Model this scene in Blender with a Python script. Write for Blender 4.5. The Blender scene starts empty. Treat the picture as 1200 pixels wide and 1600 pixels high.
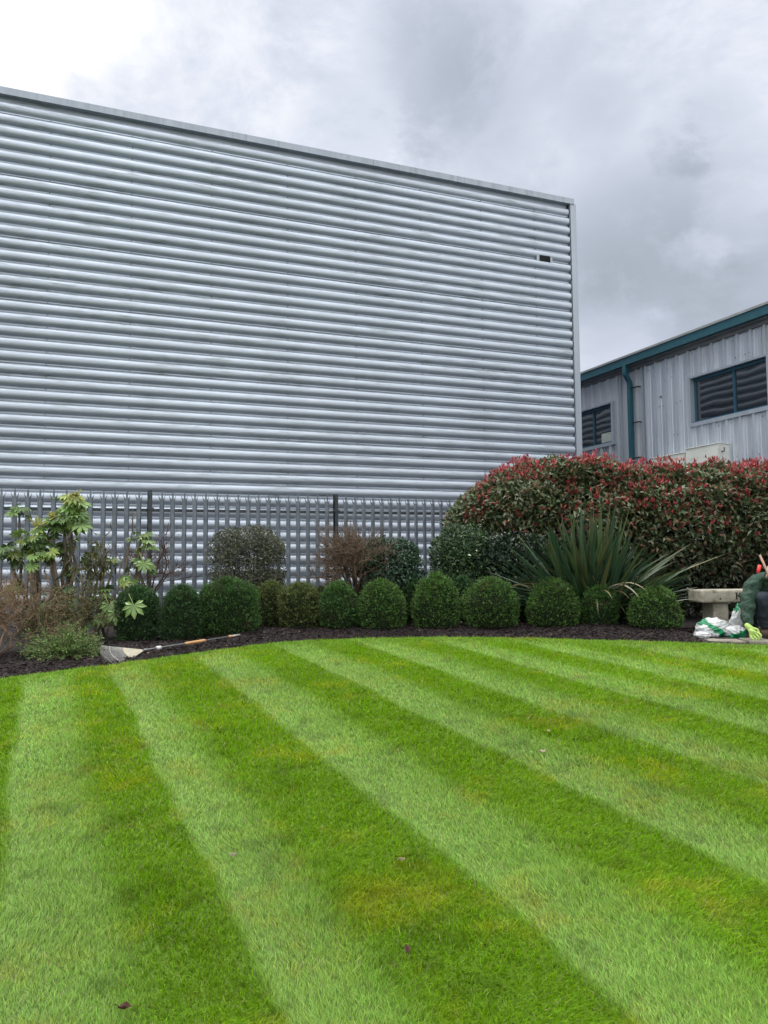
import bpy, bmesh, math, random
import numpy as np
from mathutils import Vector, Matrix, noise as mn
C = bpy.context.scene.collection
scene = bpy.context.scene
R_ = math.radians

# ------------------------------------------------------------------ camera
F_PX = 1241.0; PITCH = R_(3.93); ROLL = 0.0092; EYE = 0.79
r0 = np.array([1., 0, 0]); u0 = np.array([0, -math.sin(PITCH), math.cos(PITCH)]); fw = np.array([0, math.cos(PITCH), math.sin(PITCH)])
cr = math.cos(ROLL)*r0 - math.sin(ROLL)*u0; cu = math.cos(ROLL)*u0 + math.sin(ROLL)*r0
cam_d = bpy.data.cameras.new("camera"); cam = bpy.data.objects.new("camera", cam_d); C.objects.link(cam)
cam_d.sensor_fit = 'VERTICAL'; cam_d.sensor_height = 36; cam_d.lens = 36*F_PX/1600
cam_d.clip_start = 0.05; cam_d.clip_end = 3000
m = Matrix.Identity(4)
for i in range(3):
    m[i][0] = cr[i]; m[i][1] = cu[i]; m[i][2] = -fw[i]
m[2][3] = EYE
cam.matrix_world = m
scene.camera = cam

# ------------------------------------------------------------------ world: overcast sky with cloud patches
SUN_EL, SUN_AZ = R_(56), R_(-38)      # azimuth from +Y towards +X
sun_dir = np.array([math.sin(SUN_AZ)*math.cos(SUN_EL), math.cos(SUN_AZ)*math.cos(SUN_EL), math.sin(SUN_EL)])
w = bpy.data.worlds.new("World"); scene.world = w; w.use_nodes = True
nt = w.node_tree; nt.nodes.clear()
def WN(t, **k):
    n = nt.nodes.new(t)
    for a, b in k.items(): setattr(n, a, b)
    return n
def wl(a, b): nt.links.new(a, b)
wout = WN('ShaderNodeOutputWorld'); bg = WN('ShaderNodeBackground'); bg.inputs[1].default_value = 0.1
wl(bg.outputs[0], wout.inputs[0])
sky = WN('ShaderNodeTexSky', sky_type='NISHITA'); sky.sun_disc = False
sky.sun_elevation = SUN_EL; sky.sun_rotation = SUN_AZ
tc = WN('ShaderNodeTexCoord')
sep = WN('ShaderNodeSeparateXYZ'); wl(tc.outputs['Generated'], sep.inputs[0])
def wmath(op, a, b=None, clamp=False):
    n = WN('ShaderNodeMath', operation=op); n.use_clamp = clamp
    for i, v in enumerate((a, b)):
        if v is None: continue
        if isinstance(v, (int, float)): n.inputs[i].default_value = v
        else: wl(v, n.inputs[i])
    return n.outputs[0]
def wnoise(scale, detail, rough, dist=0.0, off=(0, 0, 0), sc=(1, 1, 1)):
    mp = WN('ShaderNodeMapping'); mp.inputs['Location'].default_value = off; mp.inputs['Scale'].default_value = sc
    wl(tc.outputs['Generated'], mp.inputs[0])
    n = WN('ShaderNodeTexNoise'); n.inputs['Scale'].default_value = scale; n.inputs['Detail'].default_value = detail
    n.inputs['Roughness'].default_value = rough; n.inputs['Distortion'].default_value = dist
    wl(mp.outputs[0], n.inputs['Vector']); return n.outputs['Fac']
def smooth(v, a, b, lo=0.0, hi=1.0):
    n = WN('ShaderNodeMapRange', interpolation_type='SMOOTHSTEP'); wl(v, n.inputs[0])
    n.inputs[1].default_value = a; n.inputs[2].default_value = b; n.inputs[3].default_value = lo; n.inputs[4].default_value = hi
    return n.outputs[0]
def skydir(x, y):
    d = fw + (x-600)/F_PX*cr - (y-800)/F_PX*cu
    return d/np.linalg.norm(d)
big = wnoise(1.9, 6, 0.55, 0.2, (0.3, 1.7, 0.2), (1, 1, 1.7))
fine = wnoise(5.5, 9, 0.66, 0.25, (4.3, 0.1, 2.2), (1, 1, 1.6))
warp = wmath('SUBTRACT', fine, 0.5)
val = wmath('ADD', wmath('MULTIPLY', smooth(big, .3, .7), 0.10), wmath('MULTIPLY', smooth(fine, .34, .66), 0.12))
val = wmath('ADD', val, 0.498)
def patch(x, y, rad, amp, frag=0.5):           # a darker or lighter bank of cloud in one part of the sky
    global val
    d = skydir(x, y)
    dp = WN('ShaderNodeVectorMath', operation='DOT_PRODUCT'); wl(tc.outputs['Generated'], dp.inputs[0]); dp.inputs[1].default_value = tuple(d)
    c = wmath('SUBTRACT', 1.0, dp.outputs['Value'])
    c = wmath('ADD', c, wmath('MULTIPLY', warp, -frag*(1-math.cos(rad))*4))
    m_ = smooth(c, (1-math.cos(rad))*0.02, 1-math.cos(rad), 1, 0)
    val = wmath('ADD', val, wmath('MULTIPLY', m_, amp))
patch(-80, 60, 0.24, 0.17, 0.25)
patch(0, 100, 0.09, 0.08, 0.4)
patch(230, 60, .20, .05, .5)
patch(700, 80, 0.10, -0.13, 1.3)
patch(745, 170, 0.09, -0.06, .9)
patch(530, 210, 0.06, -0.045, .9)
patch(1105, 200, 0.05, -0.06, 2.2)
patch(1060, 225, 0.045, -0.05, 2.2)
patch(935, 180, 0.055, -0.06, .9)
patch(1040, 430, 0.17, -0.15, .7)
patch(920, 470, 0.09, -0.05, .7)
patch(1160, 470, 0.10, -0.05, .9)
patch(215, 145, 0.05, -0.05, 1.)
patch(1150, 330, 0.06, 0.09, .9)
patch(960, 545, 0.08, 0.10, .8)
patch(1090, 390, 0.035, 0.05, .9)
back = smooth(sep.outputs['Y'], 0.25, -0.35, 0.0, 1.0)
mb_ = WN('ShaderNodeMix', data_type='FLOAT'); wl(back, mb_.inputs[0]); wl(val, mb_.inputs[2]); wl(wmath('ADD', wmath('MULTIPLY', fine, .25), 1.0), mb_.inputs[3]); val = mb_.outputs[0]
zen = smooth(sep.outputs['Z'], 0.60, 1.0, 0.0, 2.0)
val = wmath('MULTIPLY', val, wmath('ADD', zen, 1.0))
ramp = WN('ShaderNodeValToRGB')
e = ramp.color_ramp.elements
e[0].position = 0.0; e[0].color = (.0, .0, .0, 1); e[1].position = 1.0; e[1].color = (1.02, 1.02, 1.0, 1)
for p_, c_ in ((0.35, (.30, .335, .385, 1)), (0.5, (.430, .472, .555, 1)), (0.64, (.575, .612, .70, 1)), (0.8, (.82, .83, .86, 1))):
    q = e.new(p_); q.color = c_
sc_ = wmath('MULTIPLY', val, 1.0); wl(sc_, ramp.inputs[0])
over = wmath('MAXIMUM', wmath('SUBTRACT', val, 0.0), 0.0)
gain = wmath('MAXIMUM', over, 1.0)
cm = WN('ShaderNodeVectorMath', operation='SCALE'); wl(ramp.outputs[0], cm.inputs[0]); wl(wmath('MULTIPLY', gain, 10.0), cm.inputs['Scale'])
mx = WN('ShaderNodeMix', data_type='RGBA'); mx.inputs[0].default_value = 0.97
wl(sky.outputs[0], mx.inputs[6]); wl(cm.outputs[0], mx.inputs[7])
wl(mx.outputs[2], bg.inputs[0])

sl = bpy.data.lights.new("sun", 'SUN'); sl.energy = 1.5; sl.angle = R_(18); sl.color = (1.0, .955, .88)
so = bpy.data.objects.new("sun", sl); C.objects.link(so)
so.rotation_euler = Vector(sun_dir).to_track_quat('Z', 'Y').to_euler()
scene.view_settings.view_transform = 'Standard'; scene.view_settings.look = 'None'
scene.view_settings.gamma = 1; scene.view_settings.exposure = 0.35
scene.cycles.max_bounces = 6; scene.cycles.diffuse_bounces = 3; scene.cycles.transparent_max_bounces = 4

# ------------------------------------------------------------------ helpers
def ray(x, y): return fw + (x-600)/F_PX*cr - (y-800)/F_PX*cu
def atY(x, y, Y):
    d = ray(x, y); return np.array([0, 0, EYE]) + d*Y/d[1]
def sst(a, b, v):
    t = np.clip((v-a)/(b-a), 0, 1); return t*t*(3-2*t)
def gz(X, Y):
    Y = np.asarray(Y, float); l = -.41 + .0483*Y
    return np.where(l < 0, l, 0.0) - 0.0*np.asarray(X)
_tabs = {}
def vnoise(x, y, s, seed=0):
    if seed not in _tabs: _tabs[seed] = np.random.RandomState(seed+77).rand(256, 256)
    T = _tabs[seed]; x = np.asarray(x)/s + 100.3; y = np.asarray(y)/s + 57.1
    xi = np.floor(x).astype(int); yi = np.floor(y).astype(int); fx = x-xi; fy = y-yi
    fx = fx*fx*(3-2*fx); fy = fy*fy*(3-2*fy)
    a = T[xi % 256, yi % 256]; b = T[(xi+1) % 256, yi % 256]; c = T[xi % 256, (yi+1) % 256]; d = T[(xi+1) % 256, (yi+1) % 256]
    return (a*(1-fx)+b*fx)*(1-fy) + (c*(1-fx)+d*fx)*fy
def fbm(x, y, s, seed=0, oct=3):
    v = 0; a = 1; t = 0
    for i in range(oct): v = v + a*vnoise(x, y, s/2**i, seed+i); t += a; a *= .5
    return v/t

def tag(o, label=None, cat=None, group=None, kind=None):
    if label: o['label'] = label
    if cat: o['category'] = cat
    if group: o['group'] = group
    if kind: o['kind'] = kind
    return o
def empty(name, loc=(0, 0, 0), rz=0, **k):
    o = bpy.data.objects.new(name, None); o.empty_display_size = .1; C.objects.link(o)
    o.location = loc; o.rotation_euler = (0, 0, rz); return tag(o, **k)
def link(name, me, mats, parent=None, smooth_=False, **k):
    o = bpy.data.objects.new(name, me); C.objects.link(o); me.name = name
    if mats is not None:
        for mm in (mats if isinstance(mats, (list, tuple)) else [mats]): me.materials.append(mm)
    if parent is not None: o.parent = parent
    if smooth_: me.polygons.foreach_set('use_smooth', [True]*len(me.polygons))
    return tag(o, **k)

def np_mesh(verts, faces_list, col=None, matidx=None):
    """faces_list: list of int arrays (n,k)"""
    me = bpy.data.meshes.new("m")
    verts = np.asarray(verts, np.float32)
    me.vertices.add(len(verts)); me.vertices.foreach_set('co', verts.ravel())
    loops = np.concatenate([f.ravel() for f in faces_list]).astype(np.int32)
    sizes = np.concatenate([np.full(len(f), f.shape[1]) for f in faces_list]).astype(np.int32)
    starts = np.concatenate([[0], np.cumsum(sizes)[:-1]]).astype(np.int32)
    me.loops.add(len(loops)); me.loops.foreach_set('vertex_index', loops)
    me.polygons.add(len(sizes)); me.polygons.foreach_set('loop_start', starts)
    try: me.polygons.foreach_set('loop_total', sizes)
    except Exception: pass
    if matidx is not None: me.polygons.foreach_set('material_index', np.asarray(matidx, np.int32))
    me.update(calc_edges=True)
    me.polygons.foreach_set('use_smooth', [False]*len(me.polygons))
    if col is not None:
        a = me.color_attributes.new('Col', 'FLOAT_COLOR', 'POINT')
        c = np.ones((len(verts), 4), np.float32); c[:, :3] = col
        a.data.foreach_set('color', c.ravel())
    return me
def nrm(v): return v/np.maximum(np.linalg.norm(v, axis=-1, keepdims=True), 1e-9)

def leaf_mesh(P, D, N, L, W, col, fold=.25, droop=.15, simple=False):
    P = np.asarray(P); n = len(P); D = nrm(D); S = nrm(np.cross(D, N)); N = nrm(np.cross(S, D))
    L = np.broadcast_to(L, n)[:, None]; W = np.broadcast_to(W, n)[:, None]
    T = P + D*L - N*droop*L
    l = P + D*L*.45 + S*W*.5 + N*W*fold; r = P + D*L*.45 - S*W*.5 + N*W*fold
    if simple:
        v = np.stack([P, r, T, l], 1).reshape(-1, 3); b = np.arange(n)[:, None]*4
        f = [b + np.array([0, 1, 2, 3])]; c = np.repeat(col, 4, 0)
    else:
        m_ = P + D*L*.52
        v = np.stack([P, r, T, l, m_], 1).reshape(-1, 3); b = np.arange(n)[:, None]*5
        f = [np.concatenate([b+np.array([0, 1, 2, 4]), b+np.array([0, 4, 2, 3])])]; c = np.repeat(col, 5, 0)
    return v, f, c
def join_np(parts):
    V = []; Fs = []; Cs = []; o = 0
    for v, f, c in parts:
        V.append(v); Fs += [a+o for a in f]; Cs.append(c); o += len(v)
    return np_mesh(np.concatenate(V), Fs, np.concatenate(Cs))

def tubes(segs, sides=5, col=None):
    """segs: list (p0,p1,r0,r1) -> verts, faces"""
    P0 = np.array([s[0] for s in segs]); P1 = np.array([s[1] for s in segs]); R0 = np.array([s[2] for s in segs]); R1 = np.array([s[3] for s in segs])
    D = nrm(P1-P0); A = np.where(np.abs(D[:, 2:3]) > .9, np.array([[1., 0, 0]]), np.array([[0, 0, 1.]]))
    X = nrm(np.cross(D, A)); Y = np.cross(D, X); n = len(segs)
    an = np.arange(sides)/sides*2*np.pi
    ring = np.cos(an)[None, :, None]*X[:, None] + np.sin(an)[None, :, None]*Y[:, None]
    v = np.concatenate([P0[:, None]+ring*R0[:, None, None], P1[:, None]+ring*R1[:, None, None]], 1).reshape(-1, 3)
    b = np.arange(n)[:, None]*2*sides; f = []
    for i in range(sides):
        j = (i+1) % sides; f.append(b+np.array([i, j, j+sides, i+sides]))
    cap = b + (np.arange(sides)+sides)[None]; cap0 = b + np.arange(sides)[::-1][None]
    c = np.repeat(np.asarray(col if col is not None else [[.1, .07, .05]]*n), 2*sides, 0)
    return v, [np.concatenate(f), cap, cap0], c

class MB:
    def __init__(s): s.v = []; s.f = []; s.mi = []
    def quad(s, *p, mi=0):
        b = len(s.v); s.v += [tuple(map(float, q)) for q in p]; s.f.append(tuple(range(b, b+len(p)))); s.mi.append(mi)
    def box(s, lo, hi, M=None, mi=0):
        cs = [Vector((x, y, z)) for x in (lo[0], hi[0]) for y in (lo[1], hi[1]) for z in (lo[2], hi[2])]
        if M is not None: cs = [M @ c for c in cs]
        b = len(s.v); s.v += [tuple(c) for c in cs]
        for q in ((0, 1, 3, 2), (4, 6, 7, 5), (0, 4, 5, 1), (2, 3, 7, 6), (0, 2, 6, 4), (1, 5, 7, 3)): s.f.append(tuple(b+i for i in q)); s.mi.append(mi)
    def prism(s, pts, axis, mi=0):      # closed polygon (3d pts) extruded by vector axis
        n = len(pts); b = len(s.v); ax = Vector(axis)
        s.v += [tuple(Vector(p)) for p in pts] + [tuple(Vector(p)+ax) for p in pts]
        s.f.append(tuple(range(b, b+n))[::-1]); s.f.append(tuple(range(b+n, b+2*n))); s.mi += [mi, mi]
        for i in range(n): s.f.append((b+i, b+(i+1) % n, b+n+(i+1) % n, b+n+i)); s.mi.append(mi)
    def tube(s, pts, rad, sides=10, mi=0, cap=True):
        pts = [Vector(p) for p in pts]; n = len(pts); rad = rad if isinstance(rad, (list, tuple)) else [rad]*n
        b = len(s.v); up = Vector((0, 0, 1))
        for i, p in enumerate(pts):
            d = (pts[min(i+1, n-1)]-pts[max(i-1, 0)]).normalized()
            a = d.cross(up if abs(d.z) < .95 else Vector((1, 0, 0))).normalized(); c = d.cross(a)
            for k in range(sides):
                t = 2*math.pi*k/sides; s.v.append(tuple(p + (a*math.cos(t)+c*math.sin(t))*rad[i]))
        for i in range(n-1):
            for k in range(sides):
                k2 = (k+1) % sides; s.f.append((b+i*sides+k, b+i*sides+k2, b+(i+1)*sides+k2, b+(i+1)*sides+k)); s.mi.append(mi)
        if cap:
            s.f.append(tuple(b+k for k in range(sides))[::-1]); s.f.append(tuple(b+(n-1)*sides+k for k in range(sides))); s.mi += [mi, mi]
    def build(s, name, mats, parent=None, smooth_=False, bevel=0, **k):
        me = bpy.data.meshes.new(name); me.from_pydata(s.v, [], s.f)
        me.polygons.foreach_set('material_index', s.mi)
        bm = bmesh.new(); bm.from_mesh(me); bmesh.ops.recalc_face_normals(bm, faces=bm.faces); bm.to_mesh(me); bm.free()
        o = link(name, me, mats, parent, smooth_, **k)
        if bevel:
            b = o.modifiers.new('b', 'BEVEL'); b.width = bevel; b.segments = 2; b.limit_method = 'ANGLE'
        return o

# materials
def newmat(name):
    mt = bpy.data.materials.new(name); mt.use_nodes = True; n = mt.node_tree; n.nodes.clear()
    o = n.nodes.new('ShaderNodeOutputMaterial'); b = n.nodes.new('ShaderNodeBsdfPrincipled'); n.links.new(b.outputs[0], o.inputs[0])
    return mt, n, b, o
def noisemat(name, c1, c2, scale=5, rough=.6, metal=0., bump=0., bscale=None, stretch=(1, 1, 1), spec=.5, c3=None, s3=40, lo=.35, hi=.65, detail=6, bdist=.01, world=False):
    mt, n, b, o = newmat(name); L = n.links.new
    tcn = n.nodes.new('ShaderNodeTexCoord'); mp = n.nodes.new('ShaderNodeMapping'); mp.inputs['Scale'].default_value = stretch
    gn = n.nodes.new('ShaderNodeNewGeometry'); L(gn.outputs['Position'] if world else tcn.outputs['Object'], mp.inputs[0])
    def ns(s, d=detail):
        q = n.nodes.new('ShaderNodeTexNoise'); q.inputs['Scale'].default_value = s; q.inputs['Detail'].default_value = d; q.inputs['Roughness'].default_value = .6
        L(mp.outputs[0], q.inputs['Vector']); return q.outputs['Fac']
    r = n.nodes.new('ShaderNodeValToRGB'); r.color_ramp.elements[0].position = lo; r.color_ramp.elements[1].position = hi
    r.color_ramp.elements[0].color = (*c1, 1); r.color_ramp.elements[1].color = (*c2, 1)
    L(ns(scale), r.inputs[0]); out = r.outputs[0]
    if c3:
        r2 = n.nodes.new('ShaderNodeValToRGB'); r2.color_ramp.elements[0].position = .55; r2.color_ramp.elements[1].position = .72
        r2.color_ramp.elements[0].color = (0, 0, 0, 1); r2.color_ramp.elements[1].color = (1, 1, 1, 1)
        L(ns(s3), r2.inputs[0]); mxx = n.nodes.new('ShaderNodeMix'); mxx.data_type = 'RGBA'
        L(r2.outputs[0], mxx.inputs[0]); L(out, mxx.inputs[6]); mxx.inputs[7].default_value = (*c3, 1); out = mxx.outputs[2]
    L(out, b.inputs['Base Color']); b.inputs['Roughness'].default_value = rough; b.inputs['Metallic'].default_value = metal
    b.inputs['Specular IOR Level'].default_value = spec
    if bump:
        bp = n.nodes.new('ShaderNodeBump'); bp.inputs['Strength'].default_value = bump; bp.inputs['Distance'].default_value = bdist
        L(ns(bscale or scale*4), bp.inputs['Height']); L(bp.outputs[0], b.inputs['Normal'])
    return mt
def colmat(name, rough=.5, trans=.25, spec=.4, var=0.15, vscale=8, gain=1.0):
    mt, n, b, o = newmat(name); L = n.links.new
    at = n.nodes.new('ShaderNodeAttribute'); at.attribute_name = 'Col'
    sc = n.nodes.new('ShaderNodeVectorMath'); sc.operation = 'SCALE'; sc.inputs['Scale'].default_value = gain; L(at.outputs['Color'], sc.inputs[0])
    L(sc.outputs[0], b.inputs['Base Color']); b.inputs['Roughness'].default_value = rough; b.inputs['Specular IOR Level'].default_value = spec
    if trans:
        t = n.nodes.new('ShaderNodeBsdfTranslucent'); L(sc.outputs[0], t.inputs[0]); mm = n.nodes.new('ShaderNodeMixShader'); mm.inputs[0].default_value = trans
        L(b.outputs[0], mm.inputs[1]); L(t.outputs[0], mm.inputs[2]); L(mm.outputs[0], o.inputs[0])
    return mt

M_leaf = colmat('leaf', .45, .2, .45)
M_gloss = colmat('glossy_leaf', .34, .15, .5)
M_grass = colmat('grass_blade', .5, .35, .22)
M_bark = colmat('bark', .85, 0, .2)
M_chip = colmat('bark_chip', .9, 0, .25)
M_paint = colmat('painted', .5, 0, .4)

# ------------------------------------------------------------------ lawn, ground, bed
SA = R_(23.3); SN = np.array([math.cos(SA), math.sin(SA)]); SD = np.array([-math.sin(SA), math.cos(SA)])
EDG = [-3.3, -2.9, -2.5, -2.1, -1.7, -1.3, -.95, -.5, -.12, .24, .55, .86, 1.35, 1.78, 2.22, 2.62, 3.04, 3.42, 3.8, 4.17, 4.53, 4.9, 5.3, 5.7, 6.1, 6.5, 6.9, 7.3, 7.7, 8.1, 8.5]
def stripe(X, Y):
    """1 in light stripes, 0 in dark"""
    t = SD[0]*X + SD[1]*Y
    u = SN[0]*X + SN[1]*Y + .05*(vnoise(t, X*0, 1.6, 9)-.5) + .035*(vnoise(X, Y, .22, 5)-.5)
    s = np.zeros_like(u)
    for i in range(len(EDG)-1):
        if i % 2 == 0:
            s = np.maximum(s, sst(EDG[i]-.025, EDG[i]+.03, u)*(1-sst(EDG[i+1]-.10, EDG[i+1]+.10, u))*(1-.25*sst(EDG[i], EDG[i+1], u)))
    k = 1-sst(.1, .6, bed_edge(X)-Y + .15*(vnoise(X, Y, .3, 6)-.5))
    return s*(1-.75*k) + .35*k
bed_pts = np.array([(-9, 1.5), (-6, 3.6), (-4.6, 4.9), (-3.7, 5.85), (-3.08, 6.43), (-2.65, 6.83), (-2.14, 7.3), (-1.7, 7.78), (-1.32, 8.15), (-1.0, 8.36), (-.69, 8.49), (0, 8.59), (.68, 8.62), (1.3, 8.52), (1.98, 8.32), (3.03, 8.03), (3.71, 7.80), (4.6, 7.5), (6, 6.9), (12, 3.5)])
def mound(X, Y, Y0): return .075*sst(.12, .95, Y-Y0)*sst(-2.1, -1.2, X)*(1-sst(3.1, 3.4, X))
def bed_edge(X): return np.interp(X, bed_pts[:, 0], bed_pts[:, 1]) + .03*(vnoise(X, X*0, .35, 21)-.5)

def grid_sheet(x0, x1, y0, y1, nx, ny, zf):
    xs = np.linspace(x0, x1, nx); ys = np.linspace(y0, y1, ny); X, Y = np.meshgrid(xs, ys); Z = zf(X, Y)
    v = np.stack([X, Y, Z], -1).reshape(-1, 3); i = np.arange(nx*ny).reshape(ny, nx)
    f = np.stack([i[:-1, :-1], i[:-1, 1:], i[1:, 1:], i[1:, :-1]], -1).reshape(-1, 4)
    return v, f
M_ground = noisemat('asphalt', (.045, .045, .046), (.075, .074, .072), 3, .9, bump=.3, bscale=200)
gx = np.concatenate([[-1500, -300, -60], np.linspace(-20, 20, 21), [60, 300, 1500]]); gy = np.concatenate([[-1500, -300, -60, -20], np.linspace(-6, 20, 27), [60, 300, 1500]])
X, Y = np.meshgrid(gx, gy); Z = np.where(Y < 8.49, -.41+.0483*np.maximum(Y, -20), 0.0) - .06
i = np.arange(X.size).reshape(X.shape)
me = np_mesh(np.stack([X, Y, Z], -1).reshape(-1, 3), [np.stack([i[:-1, :-1], i[:-1, 1:], i[1:, 1:], i[1:, :-1]], -1).reshape(-1, 4)])
link('ground', me, M_ground, kind='structure')

# lawn sheet follows the bed edge
nx, ny = 320, 160
Xs = np.linspace(-8.5, 9, nx); tt = np.linspace(0, 1, ny)
X = np.tile(Xs, (ny, 1)); Yt = bed_edge(Xs)[None, :]; Y = -3 + (Yt+3)*tt[:, None]
hum = .012*(fbm(X, Y, .5, 31)-.5)
Z = gz(X, Y) + hum*np.clip((Yt-Y)/.3, 0, 1)
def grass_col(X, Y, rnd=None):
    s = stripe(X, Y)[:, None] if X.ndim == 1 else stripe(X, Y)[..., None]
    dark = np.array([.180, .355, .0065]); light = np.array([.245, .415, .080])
    c = dark*(1-s) + light*s  # sheen of the leaning blades painted in: paler colour on light stripes
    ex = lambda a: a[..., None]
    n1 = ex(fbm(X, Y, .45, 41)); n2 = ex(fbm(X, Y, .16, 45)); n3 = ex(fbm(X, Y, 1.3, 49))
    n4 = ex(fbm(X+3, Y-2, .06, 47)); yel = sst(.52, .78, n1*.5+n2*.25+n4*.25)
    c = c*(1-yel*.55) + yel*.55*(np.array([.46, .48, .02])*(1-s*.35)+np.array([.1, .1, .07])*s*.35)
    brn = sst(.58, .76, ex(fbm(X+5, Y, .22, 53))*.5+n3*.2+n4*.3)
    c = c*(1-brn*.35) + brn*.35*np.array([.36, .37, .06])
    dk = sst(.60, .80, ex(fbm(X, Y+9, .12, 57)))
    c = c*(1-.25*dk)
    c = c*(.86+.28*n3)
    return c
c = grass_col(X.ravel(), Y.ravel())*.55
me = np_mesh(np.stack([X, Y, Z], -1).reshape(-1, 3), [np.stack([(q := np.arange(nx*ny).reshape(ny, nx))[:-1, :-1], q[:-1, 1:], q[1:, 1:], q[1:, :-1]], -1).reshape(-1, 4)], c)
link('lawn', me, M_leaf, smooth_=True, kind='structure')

rs = np.random.RandomState(4)
def make_grass():
    bands = [(1.35, 2.2, 52000, .0019), (2.2, 3.0, 38000, .0023), (3.0, 4.0, 22000, .0030), (4.0, 5.2, 11000, .0042), (5.2, 6.6, 7500, .005), (6.6, 8.75, 5600, .0055)]
    XX = []; YY = []; WW = []
    for a, b, dens, wd in bands:
        hw = .5*b + .9
        n = int((b-a)*2*hw*dens); x = rs.uniform(-hw, hw, n); y = rs.uniform(a, b, n)
        ok = (np.abs(x) < .5*y+.9) & (y < bed_edge(x)+.015); XX.append(x[ok]); YY.append(y[ok]); WW.append(np.full(ok.sum(), wd))
        n = int(n*.55*1.5/hw); sg = np.where(rs.rand(n) < .5, -1, 1); x = sg*(.5*b+.6+rs.rand(n)*2.0); y = rs.uniform(a, b, n)
        ok = (np.abs(x) >= .5*y+.9) & (y < bed_edge(x)+.015); XX.append(x[ok]); YY.append(y[ok]); WW.append(np.full(ok.sum(), max(wd*1.5, .0045)))
    # fringe along the bed edge
    x = rs.uniform(-4.6, 5.2, 26000); y = bed_edge(x) - np.abs(rs.normal(0, .03, x.size)) + .01
    XX.append(x); YY.append(y); WW.append(np.full(x.size, .0042))
    X = np.concatenate(XX); Y = np.concatenate(YY); W = np.concatenate(WW); n = X.size
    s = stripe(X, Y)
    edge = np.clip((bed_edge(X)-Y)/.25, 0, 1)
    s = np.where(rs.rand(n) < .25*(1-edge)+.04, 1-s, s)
    tuft = fbm(X, Y, .13, 61); long_ = sst(.55, .8, fbm(X, Y, .35, 65)) * sst(5.5, 2., Y)
    H = (.019 + .013*rs.rand(n) + .015*tuft + .018*long_*rs.rand(n))*(1+.25*(W > .004))
    H = np.where(rs.rand(n) < .02, H*1.5, H)
    lean = (.55 + .30*rs.rand(n))*(2*s-1)
    swirl = (fbm(X, Y, .25, 71)-.5)*2.2
    rx = rs.normal(0, .38, n); ry = rs.normal(0, .38, n)
    ca, sa = np.cos(swirl), np.sin(swirl)
    dx = SD[0]*ca - SD[1]*sa; dy = SD[0]*sa + SD[1]*ca
    Dx = dx*lean + rx; Dy = dy*lean + ry
    D = nrm(np.stack([Dx, Dy, np.ones(n)*.75], 1))
    az = rs.uniform(0, 2*np.pi, n); S = np.stack([np.cos(az), np.sin(az), np.zeros(n)], 1)
    z = gz(X, Y) + .012*(fbm(X, Y, .5, 31)-.5)*edge - .004
    B = np.stack([X, Y, z], 1)
    up = np.array([0, 0, 1.])
    Mid = B + (D*.6+up*.4*.6)*H[:, None]*.55
    T = Mid + nrm(D + np.stack([Dx*.5, Dy*.5, -.15*np.ones(n)], 1))*H[:, None]*.55
    Wc = W[:, None]*.5*(.7+.6*rs.rand(n)[:, None])
    v = np.stack([B-S*Wc, B+S*Wc, Mid+S*Wc*.85, Mid-S*Wc*.85, T], 1).reshape(-1, 3)
    b = np.arange(n)[:, None]*5
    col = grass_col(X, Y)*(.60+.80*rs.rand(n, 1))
    dry = rs.rand(n) < .035
    col[dry] = np.array([.36, .34, .16])*(.6+.6*rs.rand(dry.sum(), 1))
    col[:, 0] *= 1+rs.normal(0, .09, n)
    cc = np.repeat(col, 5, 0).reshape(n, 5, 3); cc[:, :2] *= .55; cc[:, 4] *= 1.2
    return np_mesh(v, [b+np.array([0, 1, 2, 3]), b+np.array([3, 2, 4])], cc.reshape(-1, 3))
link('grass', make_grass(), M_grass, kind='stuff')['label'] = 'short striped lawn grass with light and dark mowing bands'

# mulch bed
nx, ny = 220, 60
Xs = np.linspace(-8.5, 9, nx); tt = np.linspace(0, 1, ny)
X = np.tile(Xs, (ny, 1)); Y0 = bed_edge(Xs)[None, :]-.02; Y = Y0 + (14.5-Y0)*tt[:, None]**1.5
Z = gz(X, Y) + (.035*np.clip((Y-Y0)/.25, 0, 1)-.012) + .03*(fbm(X, Y, .2, 81)-.5)*np.clip((Y-Y0)/.2, 0, 1) + mound(X, Y, Y0)
M_mulch = noisemat('mulch_soil', (.010, .007, .008), (.026, .018, .018), 30, .95, bump=.6, bscale=90)
q = np.arange(nx*ny).reshape(ny, nx)
me = np_mesh(np.stack([X, Y, Z], -1).reshape(-1, 3), [np.stack([q[:-1, :-1], q[:-1, 1:], q[1:, 1:], q[1:, :-1]], -1).reshape(-1, 4)])
link('flower_bed', me, M_mulch, smooth_=True, kind='structure')
def bed_z(X, Y):
    Y0 = bed_edge(X)-.02
    return gz(X, Y) + (.035*np.clip((Y-Y0)/.25, 0, 1)-.012) + .03*(fbm(X, Y, .2, 81)-.5)*np.clip((Y-Y0)/.2, 0, 1) + mound(X, Y, Y0)
n = 42000
x = rs.uniform(-4.6, 5.2, n); y = bed_edge(x) + rs.rand(n)**1.4*1.9 - .005
ok = ~((x > 3.22) & (y < 8.75)); x, y = x[ok], y[ok]; n = x.size
P = np.stack([x, y, bed_z(x, y)+.002+.012*rs.rand(n)], 1)
az = rs.uniform(0, 2*np.pi, n); D = np.stack([np.cos(az), np.sin(az), rs.normal(0, .25, n)], 1); N = np.stack([rs.normal(0, .35, n), rs.normal(0, .35, n), np.ones(n)], 1)
cl = np.array([.018, .010, .011])*(.4+1.5*rs.rand(n, 1)**2)
lt = rs.rand(n) < .035; cl[lt] = np.array([.11, .075, .05])*(.6+.7*rs.rand(lt.sum(), 1))
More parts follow.
